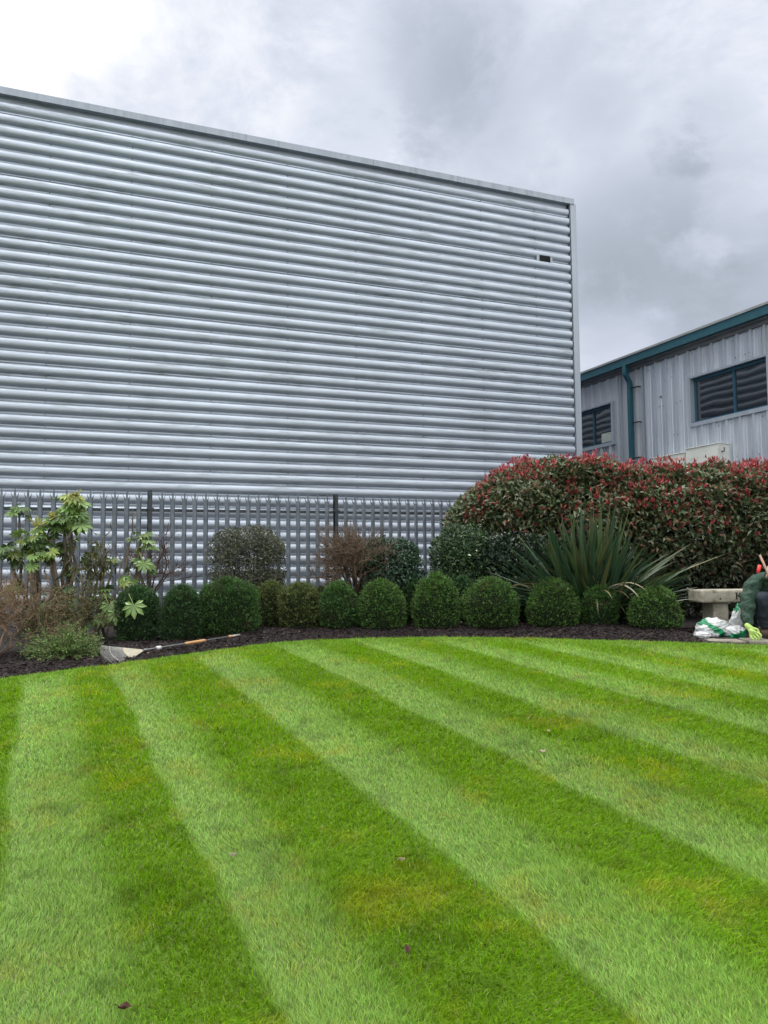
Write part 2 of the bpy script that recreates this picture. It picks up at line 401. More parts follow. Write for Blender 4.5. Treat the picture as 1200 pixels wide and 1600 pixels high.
lt = rs.rand(n) < .003; cl[lt] = np.array([.4, .34, .26])
me = join_np([leaf_mesh(P, D, N, rs.uniform(.018, .055, n), rs.uniform(.008, .022, n), cl, fold=-.1, droop=.05)])
link('bark_mulch', me, M_chip, kind='stuff')['label'] = 'dark brown bark chips covering the curved planting bed'

# ------------------------------------------------------------------ main building: horizontally ribbed silver shed
TH = R_(22.05); A = np.array([math.cos(TH), math.sin(TH)]); V2 = np.array([-math.sin(TH), math.cos(TH)])
Q1 = 15.148; UC = 10.93; ZT = 9.343; PR = .2245; ZR0 = 8.938
def cladmat():
    mt, n, b, o = newmat('silver_cladding'); L = n.links.new
    g = n.nodes.new('ShaderNodeNewGeometry')
    def ns(scale, st, d=6, rough=.6):
        mp = n.nodes.new('ShaderNodeMapping'); mp.inputs['Rotation'].default_value = (0, 0, -TH); mp.inputs['Scale'].default_value = st
        L(g.outputs['Position'], mp.inputs[0]); q = n.nodes.new('ShaderNodeTexNoise'); q.inputs['Scale'].default_value = scale; q.inputs['Detail'].default_value = d
        q.inputs['Roughness'].default_value = rough; L(mp.outputs[0], q.inputs['Vector']); return q.outputs['Fac']
    def rng(v, a, b_, lo, hi):
        m_ = n.nodes.new('ShaderNodeMapRange'); m_.inputs[1].default_value = a; m_.inputs[2].default_value = b_; m_.inputs[3].default_value = lo; m_.inputs[4].default_value = hi; L(v, m_.inputs[0]); return m_.outputs[0]
    mx = n.nodes.new('ShaderNodeMix'); mx.data_type = 'RGBA'; mx.inputs[6].default_value = (.45, .505, .585, 1); mx.inputs[7].default_value = (.16, .19, .17, 1)
    a = ns(1.0, (.35, 1, 2.4)); d = ns(5.0, (.25, 1, 5))
    mu = n.nodes.new('ShaderNodeMath'); mu.operation = 'MULTIPLY'; L(rng(a, .42, .66, 0.15, 1), mu.inputs[0]); L(rng(d, .5, .72, .0, .85), mu.inputs[1])
    L(mu.outputs[0], mx.inputs[0])
    m2 = n.nodes.new('ShaderNodeMix'); m2.data_type = 'RGBA'; m2.blend_type = 'MULTIPLY'; m2.inputs[0].default_value = 1
    L(mx.outputs[2], m2.inputs[6]); L(rng(ns(.6, (1, 1, .3)), .3, .7, .9, 1.06), m2.inputs[7])
    L(m2.outputs[2], b.inputs['Base Color']); b.inputs['Metallic'].default_value = .68
    L(rng(d, .3, .7, .44, .58), b.inputs['Roughness'])
    bp = n.nodes.new('ShaderNodeBump'); bp.inputs['Strength'].default_value = .12; bp.inputs['Distance'].default_value = .02; L(ns(1.2, (1.2, 1, 2), 2), bp.inputs['Height']); L(bp.outputs[0], b.inputs['Normal'])
    return mt
M_clad = cladmat()
M_flash = noisemat('grey_flashing', (.33, .38, .45), (.40, .45, .52), 4, .5, .35, stretch=(1, 1, .15))
M_capf = noisemat('weathered_cap', (.31, .355, .42), (.38, .43, .50), 6, .55, .3, stretch=(1, 1, .1), c3=(.25, .285, .30), s3=9)
M_dark = noisemat('dark_gap', (.006, .007, .009), (.012, .013, .015), 5, .9)
def row_profile(join):
    """(dz down from the row top, outward offset)"""
    pr = [(0, .0), (.0, .004), (.036, .006), (.040, -.004)] if not join else [(0, .0), (0, .010), (.030, .012), (.034, -.012), (.046, -.012)]
    t0 = .046 if not join else .050
    k = 12
    for j in range(k+1):
        ph = math.pi*j/k
        pr.append((t0 + (PR-t0)*(1-math.cos(ph))/2, (.078*math.sin(ph)**.75)))
    return pr
def corrugated(P, dirv, outv, length, ztop_lines, z0, zt, seams):
    """ribbed sheet along dirv from point P"""
    prof = []
    nrow = 41
    prof.append((zt-.05, -.03)); prof.append((ZR0+PR*.82, -.03)); 
    for ph in np.linspace(0, math.pi, 13): prof.append((ZR0+.001 + PR*.80*(1+math.cos(ph))/2, .060*math.sin(ph)))
    for r in range(nrow):
        zt_ = ztop_lines - r*PR
        if zt_ - PR < z0: break
        for dz, off in row_profile(r % 5 == 0): prof.append((zt_-dz, off))
    prof.append((z0, 0))
    prof = np.array(prof); us = []
    last = 0; step = 0
    for s_ in list(seams)+[length]:
        for u in np.linspace(last, s_, 5): us.append((u, step))
        last = s_; step = .003 - step
    us = np.array(us); nu = len(us); npf = len(prof)
    v = np.zeros((nu, npf, 3))
    wob = np.array([[.002*math.sin(u*3.1+pz*7) for pz, _ in prof] for u, _ in us])
    off = prof[None, :, 1] + us[:, 1][:, None] + wob
    v[..., 0] = P[0] + dirv[0]*us[:, 0][:, None] + outv[0]*off
    v[..., 1] = P[1] + dirv[1]*us[:, 0][:, None] + outv[1]*off
    v[..., 2] = prof[None, :, 0]
    i = np.arange(nu*npf).reshape(nu, npf)
    f = np.stack([i[:-1, :-1], i[:-1, 1:], i[1:, 1:], i[1:, :-1]], -1).reshape(-1, 4)
    return v.reshape(-1, 3), f
bld = empty('ribbed_metal_building', (*(V2*Q1 + A*UC), 0), label='tall windowless silver building clad in horizontal rounded metal ribs behind the fence', cat='building')
bpos = np.array(bld.location)
def local(v): v = np.asarray(v, float).copy(); v[..., :3] -= bpos; return v
def W3(u, q, z): p_ = A*u + V2*q; return np.array([p_[0], p_[1], z])
L_ = 30.0
P = A*(UC-L_) + V2*Q1
v, f = corrugated(P, A, -V2, L_-.085, ZR0, 0.05, ZT, [4.2, 10.1, 16.1, 22.0])
# screws along the lips
scr = MB()
for r in range(0, 32):
    z = ZR0 - r*PR - .018
    for u in np.arange(UC-28.9, UC-.3, 1.47):
        uu = u + random.Random(int(u*100)).uniform(-.05, .05)
        c0 = local(W3(uu, Q1-.014, z)); Mx = Matrix.Translation(Vector(c0)) @ Matrix.Rotation(TH, 4, 'Z')
        scr.box((-.008, -.006, -.008), (.008, .006, .008), Mx)
vv = np.array(scr.v); ff = np.array(scr.f)
o_ = len(v); me = np_mesh(np.concatenate([local(v), vv]), [f, ff+o_], matidx=[0]*len(f)+[1]*len(ff))
M_screw = noisemat('screw_grey', (.10, .11, .12), (.2, .2, .2), 10, .6, .3)
link('ribbed_cladding', me, [M_clad, M_screw], bld)
v, f = corrugated(A*UC + V2*Q1, V2, A, 22, ZR0, .05, ZT, [6, 12, 18]); f = f[:, ::-1]
P0 = A*(UC-.0)+V2*Q1
me = np_mesh(local(v), [f]); link('side_cladding', me, M_clad, bld)
g = MB()   # corner flashing: an L-shaped trim, proud of the ribs
MW = Matrix.Rotation(TH, 4, 'Z')
def wb(mb, u0_, u1_, q0, q1, z0, z1, mi=0):   # box in building axes, relative to building origin
    mb.box((u0_-UC, q0-Q1, z0), (u1_-UC, q1-Q1, z1), MW, mi)
wb(g, UC-.055, UC+.10, Q1-.085, Q1-.082+.004, .05, ZT-.122); wb(g, UC+.094, UC+.098, Q1-.079, Q1+.11, .05, ZT-.122)
wb(g, UC-.055, UC-.051, Q1-.081, Q1-.01, .05, ZT-.122)
g.build('corner_flashing', M_flash, bld)
g = MB()
for k in range(6):
    a_, b_ = UC-30+k*5.0, UC-30+(k+1)*5.0-.004
    if k == 5: b_ = UC+.045
    wb(g, a_, b_, Q1-.10-.002*(k % 2), Q1+.3, ZT-.130, ZT)
wb(g, UC-.12, UC+.10, Q1+.3, Q1+22, ZT-.130, ZT-.002)
g.build('roof_capping', M_capf, bld)
g = MB(); wb(g, UC-30, UC-.1, Q1+.25, Q1+22, ZT-.3, ZT-.1); wb(g, UC-30, UC-.1, Q1+.08, Q1+.12, 0, ZT-.1); g.build('roof', M_capf, bld)
# small vent near the top right corner
uv = float(A @ np.array([3.723, 17.852])); zv = 7.80
g = MB(); wb(g, uv-.22, uv+.20, Q1-.070, Q1-.02, zv-.10, zv+.10); 
vt = g.build('vent', M_flash, bld)
g = MB(); wb(g, uv-.15, uv+.14, Q1-.074, Q1-.0705, zv-.065, zv+.075)
for k in range(3): wb(g, uv-.15, uv+.14, Q1-.082, Q1-.0745, zv-.05+k*.045, zv-.044+k*.045)
o = g.build('vent_grille', M_dark, vt)

# ------------------------------------------------------------------ right building: vertical ribbed shed with teal trim
Q2 = 14.228
M_rib = noisemat('pale_vertical_cladding', (.54, .59, .66), (.62, .67, .74), 2.5, .38, .55, stretch=(1, 1, .25), c3=(.46, .49, .53), s3=1.5)
M_rib2 = noisemat('warm_vertical_cladding', (.47, .50, .55), (.54, .57, .62), 2.5, .45, .3, stretch=(1, 1, .25))
M_teal = noisemat('teal_paint', (.010, .075, .105), (.018, .10, .135), 8, .45, 0, c3=(.02, .085, .10), s3=4)
M_tealw = noisemat('blue_window_frame', (.015, .075, .13), (.022, .095, .155), 8, .4)
M_soff = noisemat('grey_soffit', (.13, .14, .16), (.18, .19, .21), 3, .8)
M_roofg = noisemat('roof_sheet', (.22, .24, .25), (.3, .32, .33), 3, .7)
mt, n_, b_, o_ = newmat('window_glass'); b_.inputs['Base Color'].default_value = (.006, .008, .01, 1); b_.inputs['Roughness'].default_value = .03
b_.inputs['IOR'].default_value = 2.5
tg = n_.nodes.new('ShaderNodeTexNoise'); tg.inputs['Scale'].default_value = .9; tg.inputs['Detail'].default_value = 1; bpn = n_.nodes.new('ShaderNodeBump'); bpn.inputs['Strength'].default_value = .25; bpn.inputs['Distance'].default_value = .05
gpn = n_.nodes.new('ShaderNodeNewGeometry'); n_.links.new(gpn.outputs['Position'], tg.inputs['Vector']); n_.links.new(tg.outputs['Fac'], bpn.inputs['Height']); n_.links.new(bpn.outputs[0], b_.inputs['Normal'])
M_glass = mt
B2o = A*Q2 + V2*12.0
b2 = empty('teal_trimmed_building', (*B2o, 0), label='low pale metal building with vertical ribs, teal gutter and dark windows on the right', cat='building')
# local frame: x along -outward normal (into wall) = +A, y along V2 (s-12)
def b2box(mb, d0, d1, s0, s1, z0, z1, mi=0):   # d: distance in front of the wall (towards the camera side)
    mb.box((-d1, s0-12, z0), (-d0, s1-12, z1), MW, mi)
def clad_cols(mb, s0, s1, z0, z1, minors):
    per = .385; s = s0; pts = []
    k0 = math.floor(s0/per)-1; k1 = math.ceil(s1/per)+1
    for k in range(k0, k1+1):
        c = k*per
        pts += [(c-.042, 0), (c-.030, .060), (c+.030, .060), (c+.042, 0)]
        if minors:
            for mnr in (.128, .257): pts += [(c+mnr-.018, 0), (c+mnr-.008, .020), (c+mnr+.008, .020), (c+mnr+.018, 0)]
    ss = np.array([p_[0] for p_ in pts]); dd = np.array([p_[1] for p_ in pts])
    keep = [(s0, float(np.interp(s0, ss, dd)))] + [p_ for p_ in pts if s0 < p_[0] < s1] + [(s1, float(np.interp(s1, ss, dd)))]
    for (a_, da), (b_, db) in zip(keep[:-1], keep[1:]):
        q = [MW @ Vector((-da, a_-12, z0)), MW @ Vector((-db, b_-12, z0)), MW @ Vector((-db, b_-12, z1)), MW @ Vector((-da, a_-12, z1))]
        mb.quad(*q)
WT = 6.06
wins = [(12.68, 14.95, 13.71), (17.99, 20.4, 18.93)]
WZ0, WZ1 = 4.21, 5.30
g = MB()
s0, sj, s1 = 6.0, 16.69, 32.0
clad_cols(g, s0, wins[0][0], 0.1, WT, True); clad_cols(g, wins[0][0], wins[0][1], 0.1, WZ0, True); clad_cols(g, wins[0][0], wins[0][1], WZ1, WT, True)
clad_cols(g, wins[0][1], sj, 0.1, WT, True)
for k in range(40):
    rr = random.Random(k); ss_ = 12.2+rr.random()*6; zz = rr.choice([3.2, 4.0, 4.8, 5.5, 5.9])+rr.uniform(-.03, .03)
    if any(a_-.1 < ss_ < b_+.1 and WZ0-.1 < zz < WZ1+.1 for a_, b_, _ in wins): continue
    b2box(g, .0, .012, ss_, ss_+.022, zz, zz+.022, 1)
b2box(g, .0, .02, 16.02, 16.08, 5.05, 5.11, 1)
me = g.build('vertical_cladding', [M_rib, M_screw], b2)
g = MB()
clad_cols(g, sj, wins[1][0], 0.1, WT, False); clad_cols(g, wins[1][0], wins[1][1], 0.1, WZ0, False); clad_cols(g, wins[1][0], wins[1][1], WZ1, WT, False); clad_cols(g, wins[1][1], s1, 0.1, WT, False)
g.build('older_cladding', M_rib2, b2, label='duller wide-panned part of the ribbed wall left of the drainpipe')
g = MB(); b2box(g, .0, .07, sj-.035, sj+.02, .1, WT-.055); b2box(g, -.0, .05, 17.55, 17.60, .1, WT); g.build('joint_trim', M_flash, b2)
for (a_, b_, mu) in wins:
    g = MB(); ww = .085
    b2box(g, .0, .068, a_-ww, a_, WZ0-ww, WZ1+ww*.6); b2box(g, .0, .068, b_, b_+ww, WZ0-ww, WZ1+ww*.6)
    b2box(g, .0, .073, a_, b_, WZ0-ww*1.15, WZ0-.004); b2box(g, .0, .066, a_, b_, WZ1+.004, WZ1+ww*.6)
    # reveals
    b2box(g, -.10, .0, a_-.01, a_, WZ0, WZ1); b2box(g, -.10, .0, b_, b_+.01, WZ0, WZ1)
    wn = g.build('window', M_flash, b2)
    g = MB(); fr = .05
    b2box(g, -.11, -.05, a_, b_, WZ0, WZ0+fr); b2box(g, -.11, -.04, a_, b_, WZ1-fr*1.3, WZ1)
    b2box(g, -.11, -.055, a_, a_+fr, WZ0+fr, WZ1-fr*1.3); b2box(g, -.11, -.055, b_-fr, b_, WZ0+fr, WZ1-fr*1.3); b2box(g, -.11, -.052, mu-fr*.5, mu+fr*.5, WZ0+fr, WZ1-fr*1.3)
    b2box(g, -.05, .05, a_, b_, WZ0-.003, WZ0+.018)
    g.build('frame', M_tealw, wn)
    g = MB(); b2box(g, -.095, -.088, a_+fr, mu-fr*.5, WZ0+fr, WZ1-fr*1.3); b2box(g, -.095, -.0885, mu+fr*.5, b_-fr, WZ0+fr, WZ1-fr*1.3); g.build('pane', M_glass, wn)
    g = MB(); b2box(g, -.14, -.13, a_-.3, b_+.3, WZ0-.2, WZ1+.2); g.build('lining', M_dark, wn)
# paper notice in the left window
M_paper = noisemat('paper', (.36, .42, .38), (.5, .56, .5), 20, .8)
g = MB(); b2box(g, -.0865, -.083, 18.17, 18.62, 4.27, 4.53)
pz = g.build('paper_sheet', M_paper, None, label='pale paper sheet propped inside the lower corner of the left window', cat='paper'); pz.location = b2.location
# eaves
g = MB(); b2box(g, .20, .30, s0-.5, s1, 6.13, 6.325); b2box(g, .17, .20, s0-.5, s1, 6.13, 6.16); g.build('gutter', M_teal, b2)
g = MB(); b2box(g, .0, .199, s0-.5, s1, 6.10, 6.125); b2box(g, .0, .075, s0-.5, s1, WT-.05, 6.099); g.build('soffit', M_soff, b2)
g = MB()
for k in range(60):
    a_ = s0-.5+k*.45
    g.quad(*[MW @ Vector(p_) for p_ in ((-.325, a_-12, 6.33), (-.325, a_+.445-12, 6.33), (9, a_+.445-12, 7.6), (9, a_-12, 7.6))])
b2box(g, .0, .325, s0-.5, s1, 6.331, 6.385)
g.build('roof', M_roofg, b2)
# downpipe
g = MB(); M_ = MW
def dp(d, s, z): return MW @ Vector((-d, s-12, z))
pp = 17.10; hw_ = .055
g.box((-.30, pp-.07-12, 5.93), (-.19, pp+.07-12, 6.14), MW)
def sq(d, z): return [dp(d-hw_, pp-hw_, z), dp(d+hw_, pp-hw_, z), dp(d+hw_, pp+hw_, z), dp(d-hw_, pp+hw_, z)]
rings = [sq(.245, 5.94), sq(.235, 5.86), sq(.125, 5.70), sq(.115, 5.62), sq(.115, .1)]
for ra, rb in zip(rings[:-1], rings[1:]):
    for k in range(4): g.quad(ra[k], ra[(k+1) % 4], rb[(k+1) % 4], rb[k])
dpo = g.build('drainpipe', M_teal, b2)
for zz in (5.50, 4.55, 3.6):
    g = MB(); g.box((-.12, pp-.30-12, zz), (-.10, pp-.05-12, zz+.03), MW); g.box((-.0995, pp-.30-12, zz+.001), (.0, pp-.28-12, zz+.029), MW)
    g.build('bracket', M_dark, dpo)

# wall cabinets
M_cab = noisemat('off_white_casing', (.62, .65, .62), (.70, .72, .69), 3, .6, c3=(.42, .45, .40), s3=6)
def cabinet(sc, ln, zt, lab, dep, pipe):
    o = empty('wall_cabinet', (*(A*(Q2)+V2*sc), 0), label=lab, cat='cabinet', group='casings fixed on the right building wall')
    g = MB(); g.box((-dep, -ln/2, zt-.62), (-.05, ln/2, zt), MW); ob = g.build('casing', M_cab, o, bevel=.012)
    g = MB(); g.box((-dep-.015, -ln/2-.012, zt+.001), (-.045, ln/2+.012, zt+.022), MW); g.build('lid', M_cab, o, bevel=.005)
    for s_ in (-.35, .35): g = MB(); g.box((-dep+.02, s_*ln-.02, zt-.66), (.0, s_*ln+.02, zt-.622), MW); g.build('bracket', M_screw, o)
    g = MB()
    if pipe: g.tube([MW @ Vector((-dep+.1, -ln/2-.03, zt-.18)), MW @ Vector((-dep+.1, -ln/2-.1, zt-.18)), MW @ Vector((-dep+.1, -ln/2-.1, zt-.1))], .02, 8)
    if pipe: g.build('tap', M_screw, o)
    return o
cabinet(15.45, 1.12, 3.45, 'smaller and lower white casing on the ribbed wall above the hedge', .42, False)
cabinet(14.30, 1.00, 3.52, 'larger white casing with small tap on the wall above the hedge', .42, True)

# ------------------------------------------------------------------ palisade fence
FT = R_(26.06); FA = np.array([math.cos(FT), math.sin(FT)]); FB = np.array([0, 12.87])
M_galv = noisemat('galvanised_steel', (.115, .14, .17), (.185, .215, .25), 9, .5, .55, c3=(.11, .125, .14), s3=4, world=True)
M_galvd = noisemat('dark_galvanised_steel', (.035, .043, .052), (.06, .07, .08), 15, .6, .4)
fence = empty('palisade_fence', (*(FB+FA*(-6.6)), 0), label='galvanised steel palisade fence with triple pointed pales before the ribbed wall', cat='fence')
ftop = lambda t: 1.935 + .0105*t     # height of pale tips at signed distance t from FB
def pale_mesh():
    g = MB(); w_ = .034; H = 1.80
    # D-section strip: three facets
    prof = [(-w_, 0), (-.016, -.016), (.016, -.016), (w_, 0), (w_-.003, .003), (.015, -.012), (-.015, -.012), (-w_+.003, .003)]
    pts = [Vector((x_, y_, 0)) for x_, y_ in prof]; g.prism(pts, (0, 0, H-.135))
    # splayed head
    z0 = H-.135
    def plate(poly, y_):
        g.prism([Vector((x_, y_, z_)) for x_, z_ in poly], (0, .004, 0))
    plate([(-.014, z0), (.014, z0), (.013, H-.04), (0, H), (-.013, H-.04)], -.016)
    for sgn in (-1, 1):
        p = [(sgn*.013, z0-.002, -.014), (sgn*.034, z0-.002, 0), (sgn*.048, z0+.055, .004), (sgn*.046, H-.055, .004), (sgn*.037, z0+.045, .0), (sgn*.016, z0+.01, -.013)]
        g.prism([Vector((x_, y_, z_)) for x_, z_, y_ in p], (0, .004, 0))
    me = bpy.data.meshes.new('pale'); me.from_pydata(g.v, [], g.f); bm = bmesh.new(); bm.from_mesh(me); bmesh.ops.recalc_face_normals(bm, faces=bm.faces); bm.to_mesh(me); bm.free()
    me.materials.append(M_galv); return me
pm = pale_mesh()
rr = random.Random(3)
RZ = Matrix.Rotation(FT, 4, 'Z')
def fl(t, off, z): p_ = FA*(t+6.6); n_ = np.array([-FA[1], FA[0]])*off; return (p_[0]+n_[0], p_[1]+n_[1], z)
post_t = [-3.70-2.855, -3.70, -.845, 2.01, 4.87]
k = 0; t = -6.45
pale_ts = []
for pi in range(4):
    a_, b_ = post_t[pi], post_t[pi+1]; nP = 18
    for j in range(1, nP): pale_ts.append(a_ + (b_-a_)*j/nP)
for t in pale_ts:
    o = bpy.data.objects.new('pale', pm); C.objects.link(o); o.parent = fence
    o.location = fl(t, -.02, ftop(t)-1.80+rr.uniform(-.004, .004)); o.rotation_euler = (0, rr.uniform(-.004, .004), FT+rr.uniform(-.05, .05))
def fbox(mb, t0, t1, o0, o1, za0, za1, zb0, zb1, mi=0):
    c = [fl(t0, o0, za0), fl(t0, o1, za0), fl(t1, o1, zb0), fl(t1, o0, zb0), fl(t0, o0, za1), fl(t0, o1, za1), fl(t1, o1, zb1), fl(t1, o0, zb1)]
    b = len(mb.v); mb.v += c
    for q in ((0, 1, 2, 3), (4, 5, 6, 7), (0, 1, 5, 4), (1, 2, 6, 5), (2, 3, 7, 6), (3, 0, 4, 7)): mb.f.append(tuple(b+i for i in q)); mb.mi.append(mi)
for a_, b_ in zip(post_t[:-1], post_t[1:]):
    for dz in (.255, 1.50):
        g = MB(); za, zb = ftop(a_)-dz, ftop(b_)-dz
        fbox(g, a_+.03, b_-.03, .002, .008, za-.045, za, zb-.045, zb); fbox(g, a_+.03, b_-.03, .0085, .05, za-.006, za, zb-.006, zb)
        g.build('rail', M_galvd, fence)
for t in post_t:
    g = MB(); z1 = ftop(t)+.01
    fbox(g, t-.027, t+.027, -.035, -.029, .0, z1, .0, z1); fbox(g, t-.027, t+.027, .045, .051, .0, z1, .0, z1); fbox(g, t-.003, t+.003, -.0285, .0445, .0, z1, .0, z1)
    for dz in (.28, 1.52): fbox(g, t-.05, t+.05, -.042, -.036, z1-dz, z1-dz+.03, z1-dz, z1-dz+.03)
    g.build('post', M_galvd, fence)

# ------------------------------------------------------------------ plants
def rvec(rs_, n): return nrm(rs_.normal(0, 1, (n, 3)))
def topiary(x, ybase, wpx, topy, Y, kind, tint, lab, seed, dens=1.0, nm='box_topiary'):
    rs_ = np.random.RandomState(seed); X = (x-600)/F_PX*Y; zt = float(atY(x, topy, Y)[2]); zb = float(bed_z(np.array([X]), np.array([Y]))[0])-.01
    R = wpx/F_PX*Y/2*1.0; H = zt-zb
    root = empty('box_topiary', (X, Y, zb), rs_.uniform(0, 6), label=lab, cat='shrub', group='clipped box shrubs along the planting bed')
    pw = {'dome': (2.3, .50), 'boxy': (3.6, .46), 'cone': (2.0, .54), 'ball': (2.3, .48)}[kind]
    lump = [(rs_.uniform(0, 6.28), rs_.uniform(.1, .9), rs_.uniform(-.09, .11)) for _ in range(14)]
    def rad(h, th):
        r = np.where(h > .30, np.maximum(1-((h-.30)/.70)**pw[0], 0)**pw[1], 1-.10*((.30-h)/.30)**2)
        b = sum(a*np.exp(-(((np.abs((th-t0+np.pi) % (2*np.pi)-np.pi))/.7)**2+((h-h0)/.25)**2)) for t0, h0, a in lump)
        return R*(r+b*np.minimum(r*2, 1))
    n = int(11500*dens*(R/.25)*(H/.5)*1.0)
    h = rs_.rand(n)**.85; th = rs_.uniform(0, 2*np.pi, n)
    # extra on top
    topn = int(n*.22); h[:topn] = 1-rs_.rand(topn)**2*.25
    r = rad(h, th); dep = np.abs(rs_.normal(0, .018, n)); out = rs_.rand(n) < .07; dep = np.where(out, -rs_.rand(n)*.026, dep) - .022*(fbm(th*R, h*H, .05, seed+3)-.5)*2
    rr_ = np.maximum(r-dep, 0)*np.where(h > .9, np.sqrt(rs_.rand(n)), 1)
    P = np.stack([np.cos(th)*rr_, np.sin(th)*rr_, h*H - np.where(h > .8, dep, 0)], 1)
    Nn = nrm(np.stack([np.cos(th), np.sin(th), .25+1.6*np.clip(h-.6, 0, 1)], 1))
    D = nrm(Nn + rvec(rs_, n)*.8 + np.array([0, 0, .35])); N = nrm(Nn+rvec(rs_, n)*.9)
    g1 = np.array(tint); cl = g1*(.55+.9*rs_.rand(n, 1)); cl *= (.6+.8*fbm(th*R*1.0, h*H, .07, seed)[:, None])
    ol = sst(.55, .75, fbm(th*R+3, h*H, .16, seed+5))[:, None]*.5; cl = cl*(1-ol)+ol*np.array([.055, .058, .02])
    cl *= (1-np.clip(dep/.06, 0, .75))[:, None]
    bp = sst(.66, .8, fbm(th*R-4, h*H, .13, seed+9))[:, None]*(.6 if seed % 3 == 0 else .25); cl = cl*(1-bp)+bp*np.array([.11, .075, .035])
    k = 260; hh_ = rs_.rand(k)**.7; tq = rs_.uniform(0, 6.28, k); rq = rad(hh_, tq); Nq = nrm(np.stack([np.cos(tq), np.sin(tq), .4+2*np.clip(hh_-.6, 0, 1)], 1)); Pq = np.stack([np.cos(tq)*rq, np.sin(tq)*rq, hh_*H], 1)
    L_q = rs_.uniform(.012, .055, k)*(rs_.rand(k)**1.5+.25); SP = []; SD_ = []; SC = []
    for t_ in (0, .33, .66, 1.):
        for sgn in (0, 1): SP.append(Pq+Nq*(L_q*t_)[:, None]+rs_.normal(0, .003, (k, 3))); SD_.append(Nq*.5+rvec(rs_, k)); SC.append(np.array(g1)*(1.1+.7*rs_.rand(k, 1)))
    SP = np.concatenate(SP); SD_ = np.concatenate(SD_); SC = np.concatenate(SC)
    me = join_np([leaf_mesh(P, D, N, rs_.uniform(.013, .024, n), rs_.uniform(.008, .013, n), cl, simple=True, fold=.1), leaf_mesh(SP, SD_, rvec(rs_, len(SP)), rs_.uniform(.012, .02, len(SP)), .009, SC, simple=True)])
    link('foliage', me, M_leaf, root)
    # solid filler core, the shade inside the shrub put into its near-black colour
    k = 26; j = 14; tt_ = np.linspace(0, 2*np.pi, k, endpoint=False); hh = np.linspace(0, .96, j); TT, HH = np.meshgrid(tt_, hh)
    RR = np.maximum(rad(HH, TT)*.90-.012, .004); v = np.stack([np.cos(TT)*RR, np.sin(TT)*RR, HH*H*.96], -1).reshape(-1, 3); i_ = np.arange(j*k).reshape(j, k)
    f = np.stack([i_[:-1], np.roll(i_, -1, 1)[:-1], np.roll(i_, -1, 1)[1:], i_[1:]], -1).reshape(-1, 4)
    me = np_mesh(v, [f, i_[-1][None]], np.tile(np.array([[.010, .018, .009]]), (len(v), 1))); link('twigs', me, M_bark, root, True)
    return root
G = (.068, .150, .028); GD = (.038, .098, .028); GO = (.095, .125, .034); GB = (.050, .125, .026)
balls = [
 (216, 1004, 66, 918, 8.75, 'boxy', GD, 'dark square-clipped box shrub half hidden behind the bright big-leaved plant', 1),
 (285, 1000, 66, 916, 8.8, 'dome', GD, 'tall narrow clipped box shrub just right of the bare twiggy sapling', 2),
 (355, 993, 94, 905, 9.0, 'boxy', GB, 'widest clipped box shrub with squared shoulders above the rake handle end', 3),
 (424, 985, 50, 910, 9.55, 'boxy', GO, 'olive tinged box shrub under the right edge of the grey-green bush', 4),
 (468, 985, 64, 912, 9.4, 'boxy', GO, 'olive brown box shrub with flat top below the open fence', 5),
 (502, 984, 34, 918, 9.75, 'dome', (.05, .058, .024), 'slim brownish box shrub squeezed behind two others left of centre', 6),
 (528, 983, 60, 910, 9.35, 'cone', GB, 'small beehive-shaped box shrub below the bare brown twigs', 7),
 (594, 982, 70, 907, 9.35, 'dome', G, 'rounded dome box shrub in front of the glossy dark bush at centre', 8),
 (642, 978, 46, 903, 9.85, 'dome', GD, 'dark box shrub set back between two brighter domes at centre', 9),
 (680, 978, 74, 897, 9.4, 'cone', G, 'tallest pointed box shrub before the gap at the fence end', 10),
 (722, 976, 44, 902, 9.9, 'dome', GD, 'shadowy box shrub set back beside the tallest pointed one', 11),
 (765, 979, 80, 904, 9.35, 'dome', G, 'broad low dome box shrub left of the spiky plant', 12),
 (818, 968, 40, 908, 10.0, 'ball', GD, 'dark box shrub deep in shade under the left spiky leaves', 13),
 (861, 979, 80, 906, 9.3, 'dome', G, 'wide box dome directly under the left half of the spiky plant', 14),
 (934, 979, 60, 917, 9.3, 'ball', GB, 'small box dome directly under the right half of the spiky plant', 15),
 (1022, 991, 78, 918, 8.95, 'ball', G, 'rounded box ball nearest the stone bench at the bed end', 16)]
for b in balls: topiary(b[0], b[1], b[2], b[3], b[4], b[5], b[6], b[7], b[8])

